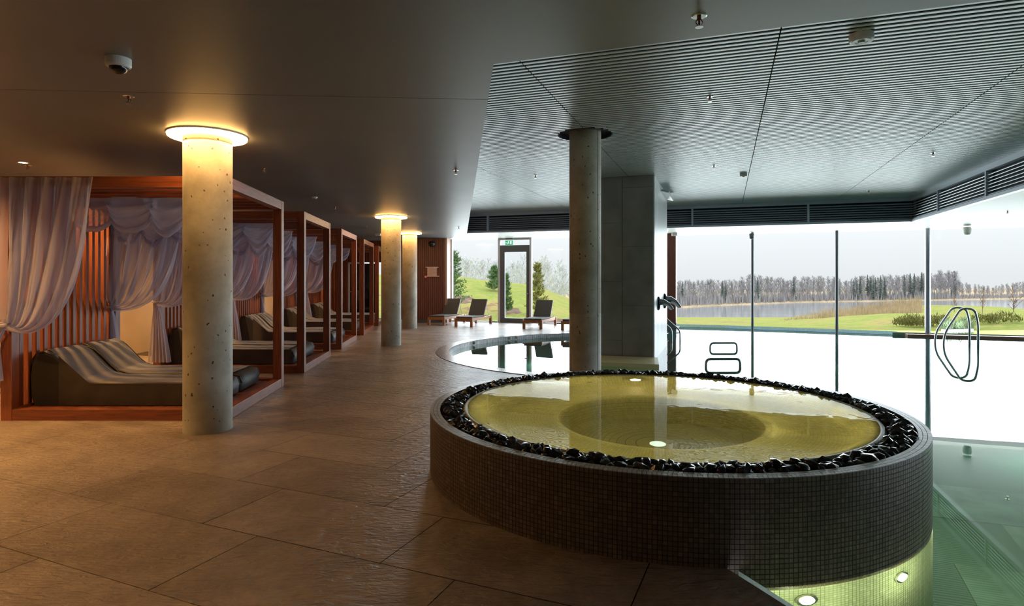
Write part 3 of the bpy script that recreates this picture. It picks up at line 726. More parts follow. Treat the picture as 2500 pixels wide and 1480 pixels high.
for k_ in range(14):
    y0 = PW+.04+k_*.132; bx(-CW+.03, -CW+.095, y0, y0+.055, .12, CH-PW).build('back_slat', wz, cab)
bx(-CW+.01, -CW+.028, PW, CD-PW, 1.25, 1.31).build('back_rail', wy, cab)
cabs = [cab]+[copy_tree(cab) for _ in range(4)]
for i, o in enumerate(cabs):
    o.location = cab_loc(i)
    o['label'] = ['nearest open wooden cabana, partly hidden by the front concrete column', 'second wooden cabana from the front with grey mattresses and tied curtains',
                  'third wooden cabana from the front in the row', 'fourth wooden cabana from the front, left of the second concrete column', 'farthest wooden cabana in the row, mostly behind the second column'][i]
# mattresses
prof = [(-2.30, .10), (-2.335, .20), (-2.345, .45), (-2.32, .60), (-2.26, .685), (-2.18, .70), (-2.09, .66), (-1.98, .56), (-1.88, .455), (-1.78, .375), (-1.66, .34), (-1.2, .33), (-.8, .332), (-.36, .33), (-.27, .305), (-.235, .22), (-.25, .12), (-.28, .10)]
def mattress(b0, b1):
    mb = CB(); k = len(prof); nb = 8; rr = .05
    for j in range(nb+1):
        t = j/nb; b = b0+(b1-b0)*t
        ins = 0 if 0 < j < nb else rr*.6
        if j == 1: b = b0+rr*.7
        if j == nb-1: b = b1-rr*.7
        for q, (a, z) in enumerate(prof):
            cx, cz = -1.3, .22
            aa = a+(ins if a < cx else -ins); zz = z-(ins if z > .3 else 0)
            mb.v.append((aa, b, zz+.004*sin(3*a*j+j)))
    for j in range(nb):
        for q in range(k):
            q2 = (q+1) % k; mb.f.append((j*k+q, j*k+q2, (j+1)*k+q2, (j+1)*k+q))
    mb.f += [tuple(range(k-1, -1, -1)), tuple(nb*k+q for q in range(k))]
    return mb
shaded_cloth = plain('shaded_cover_cloth', (.062, .050, .042), .7, nscale=4, nvar=.25)  # same cloth as the top, with the side's shade put into its colour
darkcloth = plain('mattress_side', (.028, .026, .025), .6)
def make_mattress(b0, b1, ci):
    o = mattress(b0, b1).build('mattress', darkcloth, None, smooth=False)
    o.data.polygons.foreach_set('use_smooth', [len(p.vertices) == 4 for p in o.data.polygons])
    top = prof[4:14]
    cv = CB()
    def fn(u, v):
        x = u*(len(top)-1); i_ = min(int(x), len(top)-2); f_ = x-i_
        a = top[i_][0]*(1-f_)+top[i_+1][0]*f_; z = top[i_][1]*(1-f_)+top[i_+1][1]*f_
        drop = 0; b = b0+.02+(b1-b0-.04)*v
        if v < .03 or v > .97: drop = .02
        w = noise.noise((a*2.2+b0*9, b*7+a*1.5, b0*3))*.012
        return (a, b, z+.010+w-drop)
    cv.grid(fn, 60, 24); c = cv.build('top_cover', cloth_m, o, smooth=True)
    pp = CB().tube([(a+.0, b0+.018, z-.004) for a, z in prof[1:16]], .007, 6); pp.build('piping', piping_m, o, smooth=True)
    pp = CB().tube([(a+.0, b1-.018, z-.004) for a, z in prof[1:16]], .007, 6); pp.build('piping', piping_m, o, smooth=True)
    if b0 < .5:                         # loose cover hanging over the near side
        sd = CB(); sd.grid(lambda u, v: (-2.0+1.72*u, b0-.006-.006*sin(u*40+v*3)*v, max(.105, (.345+max(0, -1.72+.06-(-2.0+1.72*u))*.9)*(1-v)+.105*v)), 70, 5); sd.build('side_cover', shaded_cloth, o, smooth=True)
    return o
m1_ = make_mattress(.30, 1.02, 0); m2_ = make_mattress(1.07, 1.79, 0)
for i in range(5):
    for nm, mm, w_ in (('near', m1_, 'nearer'), ('far', m2_, 'farther')):
        o = mm if i == 0 else copy_tree(mm); o.location = cab_loc(i)
        tag(o, f'{w_} of the two dark grey mattresses with raised head in the {ordn[i]} cabana', 'mattress', 'mattresses in the cabanas')
# curtains
def bez(p0, p1, p2, p3, t):
    s = 1-t; return [s**3*a+3*s*s*t*b+3*s*t*t*c+t**3*d for a, b, c, d in zip(p0, p1, p2, p3)]
def curtain(name, b, seed, aw=-1.40, low=.93, gz=1.06, tail=.25, flare=.34, outb=-.06, nf=6, lab='', loc=(0, 0, 0), onbed=False):
    rr = random.Random(seed); ph = [rr.uniform(0, 6.28) for _ in range(5)]; ga = -2.36
    mb = CB()
    def fn(u, v):
        at_ = -2.40+(aw+2.40)*u; ba = ga+(aw-.20-ga)*u**1.1
        p = bez((at_, 0, 2.58), (at_-.04*u, 0, 1.95-.15*u), (ba+.02, 0, low+.10*(1-u)), (ga+.05*u, 0, gz-.06+.10*(1-u)), v)
        env = (.022+.055*sin(pi*min(1, v*1.1))) * (1-.75*max(0, v-.8)/.2)
        y = env*(sin(nf*2*pi*u+ph[0]+1.2*sin(3*v+ph[1]))+.45*sin(nf*11*u+ph[2]+4*v)+.25*sin(nf*27*u+ph[1]+7*v))
        y += .06*sin(pi*v)*u+.05*u*(v > .75)*(v-.75)*2
        sag = .026*sin(nf*2*pi*u+ph[3])*v
        return (p[0]+sag, b+outb+y*(-1 if outb < 0 else 1), p[2]+sag*.6)
    mb.grid(fn, 110, 46)
    o = mb.build(name, voile, None, smooth=True, loc=loc)
    tb = CB()
    def ft(u, v):                       # the gathered tail below the tie
        w = .05+(flare-.05)*v**.7; a = ga-(.12 if flare < .2 else 0)*min(1, v*3)+(u-.35)*w*1.05
        z = gz-.02+(tail-gz)*v
        if onbed and z < .72: a += .25*(.72-z); z = .72-.25*(.72-z)
        y = (.02+.03*v)*sin(6*2*pi*u+ph[4]+v*2)
        return (a, b+outb*1.1+y, z)
    tb.grid(ft, 60, 18).build('curtain_tail', voile, o, smooth=True)
    CB().tube([(ga+.055*cos(t), b+outb*1.0+.05*sin(t), gz-.01+.01*sin(t)) for t in [i*2*pi/14 for i in range(14)]], .016, 6, True).build('tie_band', voile, o, smooth=True)
    return tag(o, lab, 'curtain', 'tied-back cabana curtains')
for i in range(5):
    L_ = cab_loc(i)
    curtain('curtain', 0.0, 11+i, aw=-1.40, low=.70 if i == 0 else .88, gz=1.04 if i == 0 else 1.16, tail=.45 if i == 0 else .2, flare=.16 if i == 0 else .34, outb=-.05, loc=L_, lab=f'sheer lilac curtain tied to the left post on the near side of the {ordn[i]} cabana')
    if i < 4: curtain('curtain', CD-PW, 31+i, aw=-1.30, low=1.0, gz=1.14, tail=.5, flare=.25, outb=-.07, loc=L_, onbed=i > 0, lab=f'sheer lilac curtain tied back on the far side of the {ordn[i]} cabana')
def valance(b, a0, a1, n_, zt, drop, seed, loc, lab):
    rr = random.Random(seed); mb = CB(); root = None; W_ = (a1-a0)/n_
    for k_ in range(n_):
        x0 = a0+k_*W_-.08; w = W_+.2; d = drop*rr.uniform(.85, 1.1); ph = rr.uniform(0, 6)
        def fn(u, v):
            e = sin(pi*u)**.7; e2 = e*(1+.12*sin(2*pi*u+ph))
            z = zt-.02*v-d*(.12+.88*e2)*v**.9
            y = .13*sin(pi*(.15+.85*v))*e+.018*sin(v*17+1.5*u+ph)*(.3+e)+.012*sin(v*33+ph+4*u)*e
            return (x0+w*(u+.10*(.5-u)*v), b-y-.03*(k_ % 2), z)
        mb.grid(fn, 34, 26)
        def fn2(u, v):                  # the rolled lower fold
            e = sin(pi*u)**.7; t = v*2*pi; z0 = zt-.02-d*(.12+.88*e*(1+.12*sin(2*pi*u+ph)))
            return (x0+w*(.5+(u-.5)*.90), b-.045*e-.045*cos(t)*(e+.2), z0+.035*sin(t)-.004*sin(u*31+ph))
        mb.grid(fn2, 30, 8)
    return tag(mb.build('valance', voile, None, smooth=True, loc=loc), lab, 'drapery', 'swagged voile under the cabana roofs')
for i in range(4):
    valance(.95, -2.25, -.85, 3, 2.50, .42, 50+i, cab_loc(i), f'swags of sheer fabric across the middle of the {ordn[i]} cabana roof')
    valance(1.93, -2.32, -.80, 4, 2.44, .44, 60+i, cab_loc(i), f'swags of sheer fabric along the far beam of the {ordn[i]} cabana')

# ------------------------------------------------------------------ sun loungers
lg = thing('sun_lounger', '', 'sun lounger', group='teak sun loungers by the far glass')
LW, LL, SZ = .62, 1.78, .27
def lb(x0, x1, y0, y1, z0, z1): return MB().box(((x0+x1)/2, (y0+y1)/2, (z0+z1)/2), (x1-x0, y1-y0, z1-z0))
for x in (0, LW-.08):
    lb(x, x+.08, 0, .08, 0, SZ).build('leg', lite, lg, bevel=.004); lb(x, x+.08, LL-.10, LL-.02, 0, SZ).build('leg', lite, lg, bevel=.004)
    lb(x+.02, x+.06, .08, LL, SZ-.085, SZ).build('side_rail', lite, lg)
lb(.08, LW-.08, .015, .055, SZ-.085, SZ).build('front_rail', lite, lg); lb(.08, LW-.08, LL-.06, LL-.02, SZ-.085, SZ).build('rear_rail', lite, lg)
for k_ in range(8): lb(.06, LW-.06, .10+k_*.125, .18+k_*.125, SZ-.02, SZ-.002).build('seat_slat', lite, lg)
lb(.03, LW-.03, .05, 1.12, SZ, SZ+.05).build('seat_cushion', cushion_m, lg, bevel=.015)
bt = radians(58); Mb = Matrix.Rotation(bt, 3, 'X')
def bb(x, y, z, dx, dy, dz): p = Mb @ Vector((0, y, z)); return MB().box((x, 1.10+p.y, SZ+.02+p.z), (dx, dy, dz), 0, Mb)
bb(LW/2, .31, .035, LW-.06, .62, .05).build('back_cushion', cushion_m, lg, bevel=.015)
for x in (.06, LW-.06): bb(x, .30, -.01, .04, .64, .03).build('back_frame', lite, lg)
for k_ in range(5): bb(LW/2, .07+k_*.125, -.005, LW-.1, .06, .015).build('back_slat', lite, lg)
for x in (.07, LW-.07): MB().tube([(x, 1.10+.5*cos(bt), SZ+.5*sin(bt)), (x, 1.58, SZ-.02)], .008, 6).build('prop', steel, lg)
MB().tube([(0.0, LL-.3, .06), (LW, LL-.3, .06)], .012, 8).build('axle', steel, lg)
spots = [((1041, 794), 'leftmost teak sun lounger with grey cushions, beside the dark wood wall'), ((1107, 797.5), 'second teak sun lounger from the left, in front of the left window'),
         ((1273, 803), 'teak sun lounger right of the terrace door'), ((1367, 806), 'teak sun lounger half hidden behind the tall bare column')]
for i, (p, lab) in enumerate(spots):
    o = lg if i == 0 else copy_tree(lg); x, y = at(*p, 0); o.location = (x+.03, y, .0); o.rotation_euler = (0, 0, -radians(19)); o['label'] = lab

# ------------------------------------------------------------------ ceiling fittings
sp0 = thing('sprinkler', '', 'sprinkler', group='fire sprinklers')
brz = plain('sprinkler_bronze', (.30, .16, .10), .3, .9)
MB().lathe([(.001, -.004), (.036, -.004), (.042, 0), (.042, .003)], 24).build('escutcheon', chrome, sp0)
MB().lathe([(.012, 0), (.012, -.022), (.006, -.026), (.005, -.045)], 12).build('body', brz, sp0)
for s_ in (-1, 1): MB().tube([(.012*s_, 0, -.018), (.019*s_, 0, -.034), (.006*s_, 0, -.056)], .003, 6).build('yoke_arm', brz, sp0)
MB().lathe([(.001, -.056), (.020, -.056), (.022, -.060), (.001, -.060)], 16).build('deflector', chrome, sp0)
spr = [(1707, 40, ZL, 'sprinkler on the plain ceiling strip above the slats, top right'), (314, 236, ZL, 'sprinkler on the dark ceiling below the dome camera'), (645, 411, ZL, 'sprinkler on the ceiling right of the nearest ring light'),
       (1113, 415, ZL, 'sprinkler on the ceiling left of the slatted ceiling edge'), (818, 506, ZL, 'sprinkler above the second cabana'), (895, 552, ZL, 'sprinkler just left of the second column top'), (1120, 555, ZL, 'sprinkler near the far end of the plain ceiling'),
       (1733, 236, ZH, 'sprinkler left of the long seam in the slatted ceiling'), (1307, 429, ZH, 'sprinkler in the slats left of the tall column'), (1743, 405, ZH, 'sprinkler in the slats right of the stone pier'), (2278, 373, ZH, 'sprinkler in the slats towards the right bulkhead'),
       (2121, 466, ZH, 'sprinkler in the slats near the far bulkhead'), (2460, 516, ZL, 'sprinkler on the pale soffit at far right'), (68, 404, ZL, 'sprinkler beside the glowing downlight at left')]
for i, (px, py, z, lab) in enumerate(spr):
    o = sp0 if i == 0 else copy_tree(sp0); x, y = at(px, py, z); o.location = (x, y, z); o['label'] = lab
def disc(name, px, py, z, r, h, m_, lab, cat, extra=None):
    x, y = at(px, py, z); t = thing(name, lab, cat, (x, y, z))
    MB().lathe([(.001, -h), (r*.93, -h), (r, -h*.8), (r, 0)], 32).build('housing', m_, t, smooth=False)
    if extra: extra(t, r, h)
    return t
def det(t, r, h):
    MB().lathe([(.001, -h-.012), (r*.25, -h-.012), (r*.3, -h)], 20).build('sensor', plain('sensor_grey', (.25, .27, .26), .4), t)
    MB().lathe([(r*.55, -h-.003), (r*.8, -h-.003)], 28).build('vent_ring', plain('vent_ring_grey', (.5, .55, .52), .4), t)
disc('smoke_detector', 2103, 84, ZH, .095, .06, white_m, 'white round detector on the slatted ceiling at top right', 'detector', det)
x, y = at(1815, 424, ZH); t = thing('sensor_box', 'small pale box sensor on the long ceiling seam', 'sensor', (x, y, ZH)); MB().box((0, 0, -.03), (.13, .09, .06), gang).build('housing', white_m, t, bevel=.005); MB().lathe([(.001, -.07), (.02, -.068), (.022, -.06)], 12).build('lens', frame_m, t)
x, y = at(768, 481, ZL); t = thing('small_detector', 'small white detector on the ceiling above the second cabana', 'detector', (x, y, ZL)); MB().lathe([(.001, -.03), (.04, -.028), (.052, 0)], 24).build('housing', white_m, t); MB().lathe([(.001, -.037), (.012, -.035), (.013, -.028)], 12).build('sensor', frame_m, t)
def dome(t, r, h):
    g_ = MB(); g_.lathe([(r*.72*cos(a)+.0005, -h-r*.62*sin(a)) for a in [i*pi/2/10 for i in range(11)]], 28); g_.build('dome', dark_glass, t, smooth=True)
    MB().lathe([(r*.72, -h-.004), (r*.86, -h-.004), (r*.86, -h+.004)], 28).build('bezel', white_m, t)
disc('dome_camera', 289, 143, ZL, .075, .055, white_m, 'white dome security camera with black bubble on the dark ceiling', 'camera', dome)
x, y = at(923, 569, ZL); t = thing('ceiling_projector', 'small white ceiling device left of the second column', 'camera', (x, y, ZL)); MB().box((0, 0, -.05), (.16, .12, .07)).build('housing', white_m, t, bevel=.01); MB().lathe([(.02, -.1), (.035, -.085)], 16).build('lens', frame_m, t)
dlm = emit('downlight_glow', (1, .66, .3), 40)
for k_, (x, y) in enumerate(((-6.05, 7.45), (-6.1, 5.6), (-6.35, 10.6), (-6.65, 13.9), (-7.0, 17.2), (-5.2, 4.3))):
    t = thing('downlight', ['glowing recessed downlight above the left end of the nearest cabana', 'glowing recessed downlight at the left edge of the picture', 'recessed downlight behind the second cabana', 'recessed downlight behind the third cabana', 'recessed downlight behind the fourth cabana', 'recessed downlight over the near floor at left'][k_], 'light', (x, y, ZL), 0, 'warm downlights')
    MB().lathe([(.045, -.004), (.06, -.004), (.06, .001)], 28).build('trim_ring', white_m, t); MB().lathe([(.001, -.0025), (.045, -.0025)], 24).build('lens', dlm, t)
# things by the windows
ex = thing('exit_sign', 'green running-man exit sign hanging under the soffit above the door', 'sign', (gx(1243)[0], gx(1243)[1]-.35, 0), gang)
MB().box((0, 0, 2.90), (.26, .05, .05)).build('mounting', frame_m, ex); MB().box((0, 0, 2.77), (.27, .03, .15)).build('panel', emit('exit_green', (.04, .42, .22), .7), ex)
wm_ = emit('exit_white', (.85, 1, .92), .9); fg = MB(); fy = -.019
fg.box((-.02, fy, 2.815), (.022, .004, .022)).box((-.025, fy, 2.78), (.022, .004, .05), 0, Matrix.Rotation(.35, 3, 'Y')).box((-.045, fy, 2.745), (.05, .004, .012), 0, Matrix.Rotation(-.6, 3, 'Y')).box((-.005, fy, 2.745), (.045, .004, .012), 0, Matrix.Rotation(.9, 3, 'Y')).box((.0, fy, 2.795), (.05, .004, .01), 0, Matrix.Rotation(.3, 3, 'Y'))
fg.box((-.095, fy, 2.77), (.05, .004, .014)); fg.box((.07, fy, 2.775), (.05, .004, .10)); fg.build('pictogram', wm_, ex)
sg = thing('wall_sign', 'pale pink scroll-shaped sign with a line drawing on the dark wood wall', 'sign', (-2.78, 20.94, 1.78))
MB().box((0, 0, 0), (.33, .02, .30)).build('panel', plain('sign_pink', (.62, .42, .36), .5), sg)
for z, w in ((.15, .44), (-.16, .50)): MB().box((0, -.005, z), (w, .03, .03)).build('scroll_edge', plain('sign_edge', (.68, .5, .44), .5), sg)
lt_ = MB(); 
for a in range(12): lt_.box((-.05+.03*cos(a*.52), -.012, .0+.06*sin(a*.52)), (.02, .002, .006)).box((.06+.03*cos(a*.52), -.012, .02*sin(a*.52)-.03), (.016, .002, .006))
for k_ in range(4): lt_.box((.04, -.012, .05+.018*k_), (.09-.02*(k_ % 2), .002, .005))
lt_.build('drawing', plain('sign_ink', (.45, .28, .24), .6), sg)
fb_ = thing('fire_alarm_button', 'small red fire call point on the dark wood wall', 'alarm', (-3.0, 20.94, 1.60)); MB().box((0, 0, 0), (.10, .04, .10)).build('housing', plain('alarm_red', (.7, .04, .05), .4), fb_, bevel=.006); MB().box((0, -.022, 0), (.05, .004, .04)).build('press_plate', white_m, fb_)
cm = thing('wall_camera', 'black dome speaker high on the dark wood wall', 'camera', (-2.78, 20.86, 2.74)); MB().lathe([(.001, -.11), (.06, -.10), (.11, -.04), (.12, .03), (.08, .09), (.001, .1)], 24).build('dome', dark_glass, cm, smooth=True); MB().box((0, .05, .05), (.08, .1, .06)).build('bracket', frame_m, cm)
p = gx(1636); t = thing('box_camera', 'small white camera under the soffit beside the wood-clad pillar', 'camera', (p[0]-.05, p[1]-.7, 2.9)); MB().box((0, 0, 0), (.16, .1, .09)).build('housing', white_m, t, bevel=.01); MB().box((0, 0, .04), (.05, .05, .05)).build('mount', white_m, t)
p = gx(1832); t = thing('spotlight', 'dark grey spotlight fixed to the top of the first window post', 'light', (p[0]-.02, p[1]-.15, 2.83)); MB().lathe([(.001, -.09), (.07, -.08), (.075, .06), (.05, .09), (.001, .095)], 20).build('housing', frame_m, t, smooth=True); MB().box((.02, .04, .08), (.04, .12, .04)).build('bracket', frame_m, t)
x, y = at(2361, 549, ZL); t = thing('hanging_speaker', 'white drum speaker hanging from the pale soffit at right', 'speaker', (x, y, ZL)); MB().lathe([(.001, -.27), (.07, -.265), (.095, -.22), (.10, -.10), (.08, -.06), (.001, -.055)], 24).build('housing', white_m, t, smooth=True); MB().lathe([(.001, -.03), (.09, -.03), (.09, 0)], 20).build('mount', white_m, t)
# ------------------------------------------------------------------ pool fittings
def rail(path, r, parent, nm='rail_tube', k=10, cap=.09):
    P_ = [Vector(p) for p in path]; out_ = [P_[0]]
    for i in range(1, len(P_)-1):
        a, b_, c_ = P_[i-1], P_[i], P_[i+1]; d = min((a-b_).length*.45, (c_-b_).length*.45, cap); p0 = b_+(a-b_).normalized()*d; p1 = b_+(c_-b_).normalized()*d
        for j in range(k+1):
            t = j/k; out_.append(p0*(1-t)**2+b_*2*t*(1-t)+p1*t*t)
    out_.append(P_[-1]); return MB().tube(out_, r, 10).build(nm, steel, parent, smooth=True)
for px, py, w, h, lab in ((1766, 894, .64, .13, 'nearer low steel hand rail rising from the pool water'), (1767, 851.5, .63, .13, 'farther low steel hand rail rising from the pool water')):
    x, y = at(px, py, WZ); t = thing('grab_rail', lab, 'rail', (x, y, WZ))
    rail([(-w/2, 0, -.5), (-w/2, 0, h), (w/2, .02, h), (w/2, .02, -.5)], .024, t)
t = thing('pool_ladder', 'pair of tall curved steel ladder rails at the right of the pool', 'ladder')
for (xa, xb, yw) in ((2283, 2367, 836), (2304, 2388, 841)):
    x0, y0 = at(xa, yw, WZ); x1, y1 = at(xb, yw+2, WZ); m_ = (x1-x0)
    rail([(x0, y0, -1.2), (x0, y0, .14), (x0+.62*m_, y0, .80), (x1-.12*m_, y1, .78), (x1, y1, .45), (x1, y1, -1.2)], .027, t, cap=.22)
for z in (-.35, -.65): MB().box((at(2294, 838, WZ)[0]+.1, at(2294, 838, WZ)[1], z), (.3, .5, .03)).build('tread', steel, t)
t = thing('pier_ladder', 'steel ladder rails behind the right side of the stone pier', 'ladder')
for (dx, dy) in ((0, 0), (.12, -.35)):
    x0 = 4.22+dx; y0 = 15.9+dy
    rail([(x0-.85, y0+.4, .62), (x0-.55, y0+.3, .72), (x0, y0, .18), (x0, y0, -.9)], .02, t)
t = thing('water_cannon', '', 'spout', group='water spouts on the pier')
def cannon(px, py, dist, sc_, lab):
    xx, yy = (px-1250)/1470*dist, dist; z = 1.5-(py-683)/1470*dist
    t = thing('water_spout', lab, 'spout', (xx, yy, z), 0, 'water spouts on the pier')
    MB().tube([(-.01, 0, 0), (.012, 0, 0)], .16*sc_, 20).build('wall_flange', frame_m, t)
    b1 = MB(); pts = [(0, 0, .03), (.12, -.01, .03), (.22, -.02, -.02), (.31, -.03, -.13)]; k = 4
    for i, p in enumerate(pts):
        w = (.05, .055, .07, .085)[i]*sc_*1.3; h = (.055, .05, .04, .025)[i]*sc_*1.4; tn_ = [(1, 0), (.95, -.3), (.75, -.65), (.6, -.8)][i]
        for a in range(12):
            ca, sa = cos(a*pi/6), sin(a*pi/6); b1.v.append((p[0]*sc_-tn_[1]*h*sa, p[1]+w*ca, p[2]*sc_+tn_[0]*h*sa))
    for i in range(3):
        for a in range(12): b1.f.append((i*12+a, i*12+(a+1) % 12, (i+1)*12+(a+1) % 12, (i+1)*12+a))
    b1.build('nozzle', steel, t, smooth=True)
bpy.data.objects.remove(t)
cannon(1607, 741, 12.6, .9, 'nearer steel water spout on the pale side of the stone pier'); cannon(1622, 735, 14.0, 1.1, 'farther steel water spout on the pale side of the stone pier')
tag(MB().box(((gx(2215)[0]+gx(2560)[0])/2, (gx(2215)[1]+gx(2560)[1])/2-.22, -.09), (3.6, .26, .10), gang).build('pool_edge_board', plain('rust_brown_board', (.16, .07, .05), .5)), 'rust-brown board along the pool edge below the right window', 'edging')
tag(MB().prism([(7.06, 19.96), (11.25, 17.66), (11.2, 17.5), (7.0, 19.8)], -.3, WZ+.006).build('overflow_edge', plain('blue_overflow_tile', (.07, .14, .23), .3)), 'blue tiled overflow edge of the pool outside the glass', 'edging')

# ------------------------------------------------------------------ outdoors
def yedge(X):
    if X < 5.2: return GL(X)+.08
    if X < 5.57: return 20.5
    if X < 7.06: return 20.5+(X-5.57)/(7.06-5.57)*(19.96-20.5)+.05
    if X < 11.3: return 19.96+(X-7.06)/(11.3-7.06)*(17.66-19.96)+.05
    return GL(X)+.12
def lerp(x, P_):
    if x <= P_[0][0]: return P_[0][1]
    for a, b_ in zip(P_, P_[1:]):
        if x <= b_[0]: return a[1]+(b_[1]-a[1])*(x-a[0])/(b_[0]-a[0])
    return P_[-1][1]
def ss(x, a, b_): t = max(0, min(1, (x-a)/(b_-a))); return t*t*(3-2*t)
def gz(X, Y):
    base = -.10-.0597*max(0, Y-20)
    k = X/Y; xr = k*38
    zt = lerp(xr, [(-12, 1.9), (-3.9, 1.72), (-.65, 1.34), (1.3, 1.14), (2.3, .72), (3.6, .15), (5.7, -.6), (9, -1.2)])
    w = ss(Y, 21.5, 38)*(1-ss(Y, 42, 75))*(1-ss(xr, 6, 9.5)); z = base+(zt-base)*w
    z += 1.35*exp(-((X-37)/(7.5 if X < 37 else 12))**2)*exp(-((Y-54)/11)**2)
    z += .55*ss(X, 12, 18)*exp(-((Y-26)/8)**2)
    z += 1.6*exp(-((X-62)/5.5)**2)*exp(-((Y-70)/5)**2)
    return z+.05*noise.noise((X*.5, Y*.5, 0))*min(1, (Y-16)/8)
Xs = [-160, -110, -80, -60, -45, -35, -28, -22]+[-18+.8*i for i in range(29)]+[5.19, 5.21, 5.57, 5.9, 6.5, 7.06, 8, 9, 10, 10.6, 11.29, 11.31]+[12+1.0*i for i in range(70)]+[84+4*i for i in range(25)]+[190, 220, 260, 320]
ts = [0, .3, .7, 1.2, 1.8, 2.5, 3.3, 4.2]+[5+.9*i for i in range(52)]+[54, 60, 67, 75, 85, 96, 108, 118, 126, 134, 142]
gm = MB(); nx_ = len(Xs)
for t in ts:
    for X in Xs:
        Y = yedge(X)+t; gm.v.append((X, Y, gz(X, Y)))
for j in range(len(ts)-1):
    for i in range(nx_-1): gm.f.append((j*nx_+i, j*nx_+i+1, (j+1)*nx_+i+1, (j+1)*nx_+i))
gm.add([(20.2, 14.3, -.15), (20.2, -60, -.15), (320, -60, -3), (320, 14.3, -3)], [(0, 1, 2, 3)])
gmo = gm.build('meadow', grass_m, smooth=True, kind='stuff'); tag(gmo, 'green and yellowish meadow sloping from the windows down to the lake', 'grass', kind='stuff')
LZ = -8
tag(MB().add([(-400, 130, LZ), (700, 130, LZ), (700, 330, LZ), (-400, 330, LZ)], [(0, 1, 2, 3)]).build('lake', lake_m), 'calm grey lake beyond the meadow', 'lake', kind='stuff')
SHP = [(1100, 190), (1654, 202), (1960, 249), (2284, 274), (2560, 300), (2900, 310)]
def shore(px): return lerp(px, SHP)
fs = MB(); npx = 60
for j, dd in enumerate((0, 3, 8, 20, 60, 200)):
    for i in range(npx+1):
        px = 1000+i*32; Y = shore(px)+dd+noise.noise((px*.02, 0, 0))*3; fs.v.append(((px-1250)/1470*Y, Y, LZ-.3+(0, .7, 1.0, 1.2, 1.6, 2.5)[j]))
for j in range(5):
    for i in range(npx): fs.f.append((j*(npx+1)+i, j*(npx+1)+i+1, (j+1)*(npx+1)+i+1, (j+1)*(npx+1)+i))
tag(fs.build('far_shore', reed_m, smooth=True), 'brown reedy bank on the far side of the lake', 'shore', kind='stuff')
def sliver(mb, p, d, w):
    s_ = d.cross(Vector((R.uniform(-1, 1), R.uniform(-1, 1), R.uniform(-.3, .3)))).normalized()*w
    mb.add([p-s_, p+s_, p+d], [(0, 1, 2)])
def bare_tree(seed, dens=1.0):
    global R
    R = random.Random(seed); mb = MB(); lean = Vector((R.uniform(-.03, .03), 0, 0))
    mb.tube([lean*0, lean*.5+Vector((0, 0, .5)), lean+Vector((0, 0, .97))], [.012, .008, .002], 5)
    for i in range(int(64*dens)):
        z = R.uniform(.22, .95); a = R.uniform(0, 2*pi); L = .30*(1-z)**.6*R.uniform(.6, 1.1)+.03
        d = Vector((cos(a)*.55, sin(a)*.55, R.uniform(.6, 1.0))).normalized()*L; p = Vector((0, 0, z))+lean*z; sliver(mb, p, d, .0065)
        for k in range(6):
            t = R.uniform(.2, 1); q = p+d*t; dd = (d.normalized()+Vector((R.uniform(-.8, .8), R.uniform(-.8, .8), R.uniform(-.2, .6)))).normalized()*L*R.uniform(.25, .5)
            sliver(mb, q, dd, .0060)
    return mb
def conifer(seed, m_):
    global R
    R = random.Random(seed); mb = MB(); mb.tube([(0, 0, 0), (0, 0, .5), (0, 0, 1)], [.014, .009, .002], 5)
    for i in range(330):
        z = .08+.91*(i/330); a = R.uniform(0, 2*pi); L = .19*(1-z)**.85*R.uniform(.6, 1.1)+.012
        sliver(mb, Vector((0, 0, z)), Vector((cos(a)*L, sin(a)*L, -.35*L+R.uniform(-.01, .02))), .016)
    return mb.mesh('spruce', m_)
haze_bark = plain('hazed_birch_bark', (.72, .73, .76), .9)  # bark lightened: distance haze is put into the colour
close_tv = [bare_tree(300+i).mesh('bare_tree', haze_bark) for i in range(5)]
tv = [bare_tree(100+i).mesh('bare_tree', bark_m if i % 3 == 0 else twig_m) for i in range(7)]
cv_ = [conifer(200+i, spruce_m) for i in range(3)]
R = random.Random(99)
HT = [(1600, 7.6), (1690, 8.2), (1760, 8.2), (1830, 10.3), (1880, 10.3), (1900, 9.5), (2000, 9.8), (2060, 9.3), (2140, 10.2), (2200, 10.6), (2300, 12.6), (2335, 12), (2350, 7), (2420, 5.5), (2460, 6.5), (2520, 9), (2620, 9)]
for i in range(255):
    px = 1560+i*1010/255+R.uniform(-4, 4); dd = R.uniform(5, 34); Y = shore(px)+dd; h = lerp(px, HT)*R.uniform(.82, 1.08)*(1+dd/shore(px)*.4)
    o = obj('birch_tree', tv[i % 7], None, ((px-1250)/1470*Y, Y, LZ+.6), rot=(0, 0, R.uniform(0, 6))); o.scale = (h*1.0, h*1.0, h)
    bay = 'left of the first slim post' if px < 1837 else 'between the two slim posts' if px < 2043 else 'between second slim post and thick post' if px < 2265 else 'right of the thick steel post'
    tag(o, 'leafless grey tree across the lake, seen '+bay, 'tree', 'bare trees across the lake, '+bay)
for i, px in enumerate((1764, 1772, 1938, 2046, 2084, 2092, 2100, 2118, 2126, 2132, 2137, 2150, 2160, 2208, 2222, 2232, 2250, 2258, 1666, 1850, 2330)):
    Y = shore(px)+R.uniform(3, 12); h = lerp(px, HT)*R.uniform(.88, 1.12)+.2
    o = obj('spruce_tree', cv_[i % 3], None, ((px-1250)/1470*Y, Y, LZ+.6), rot=(0, 0, R.uniform(0, 6))); o.scale = (h, h, h)
    bay = 'left of the first slim post' if px < 1837 else 'just right of the first slim post' if px < 2043 else 'between second slim post and thick post' if px < 2265 else 'right of the thick steel post'
    tag(o, 'dark pointed spruce across the lake, seen '+bay, 'tree', 'spruces across the lake, '+bay)
uth = MB()
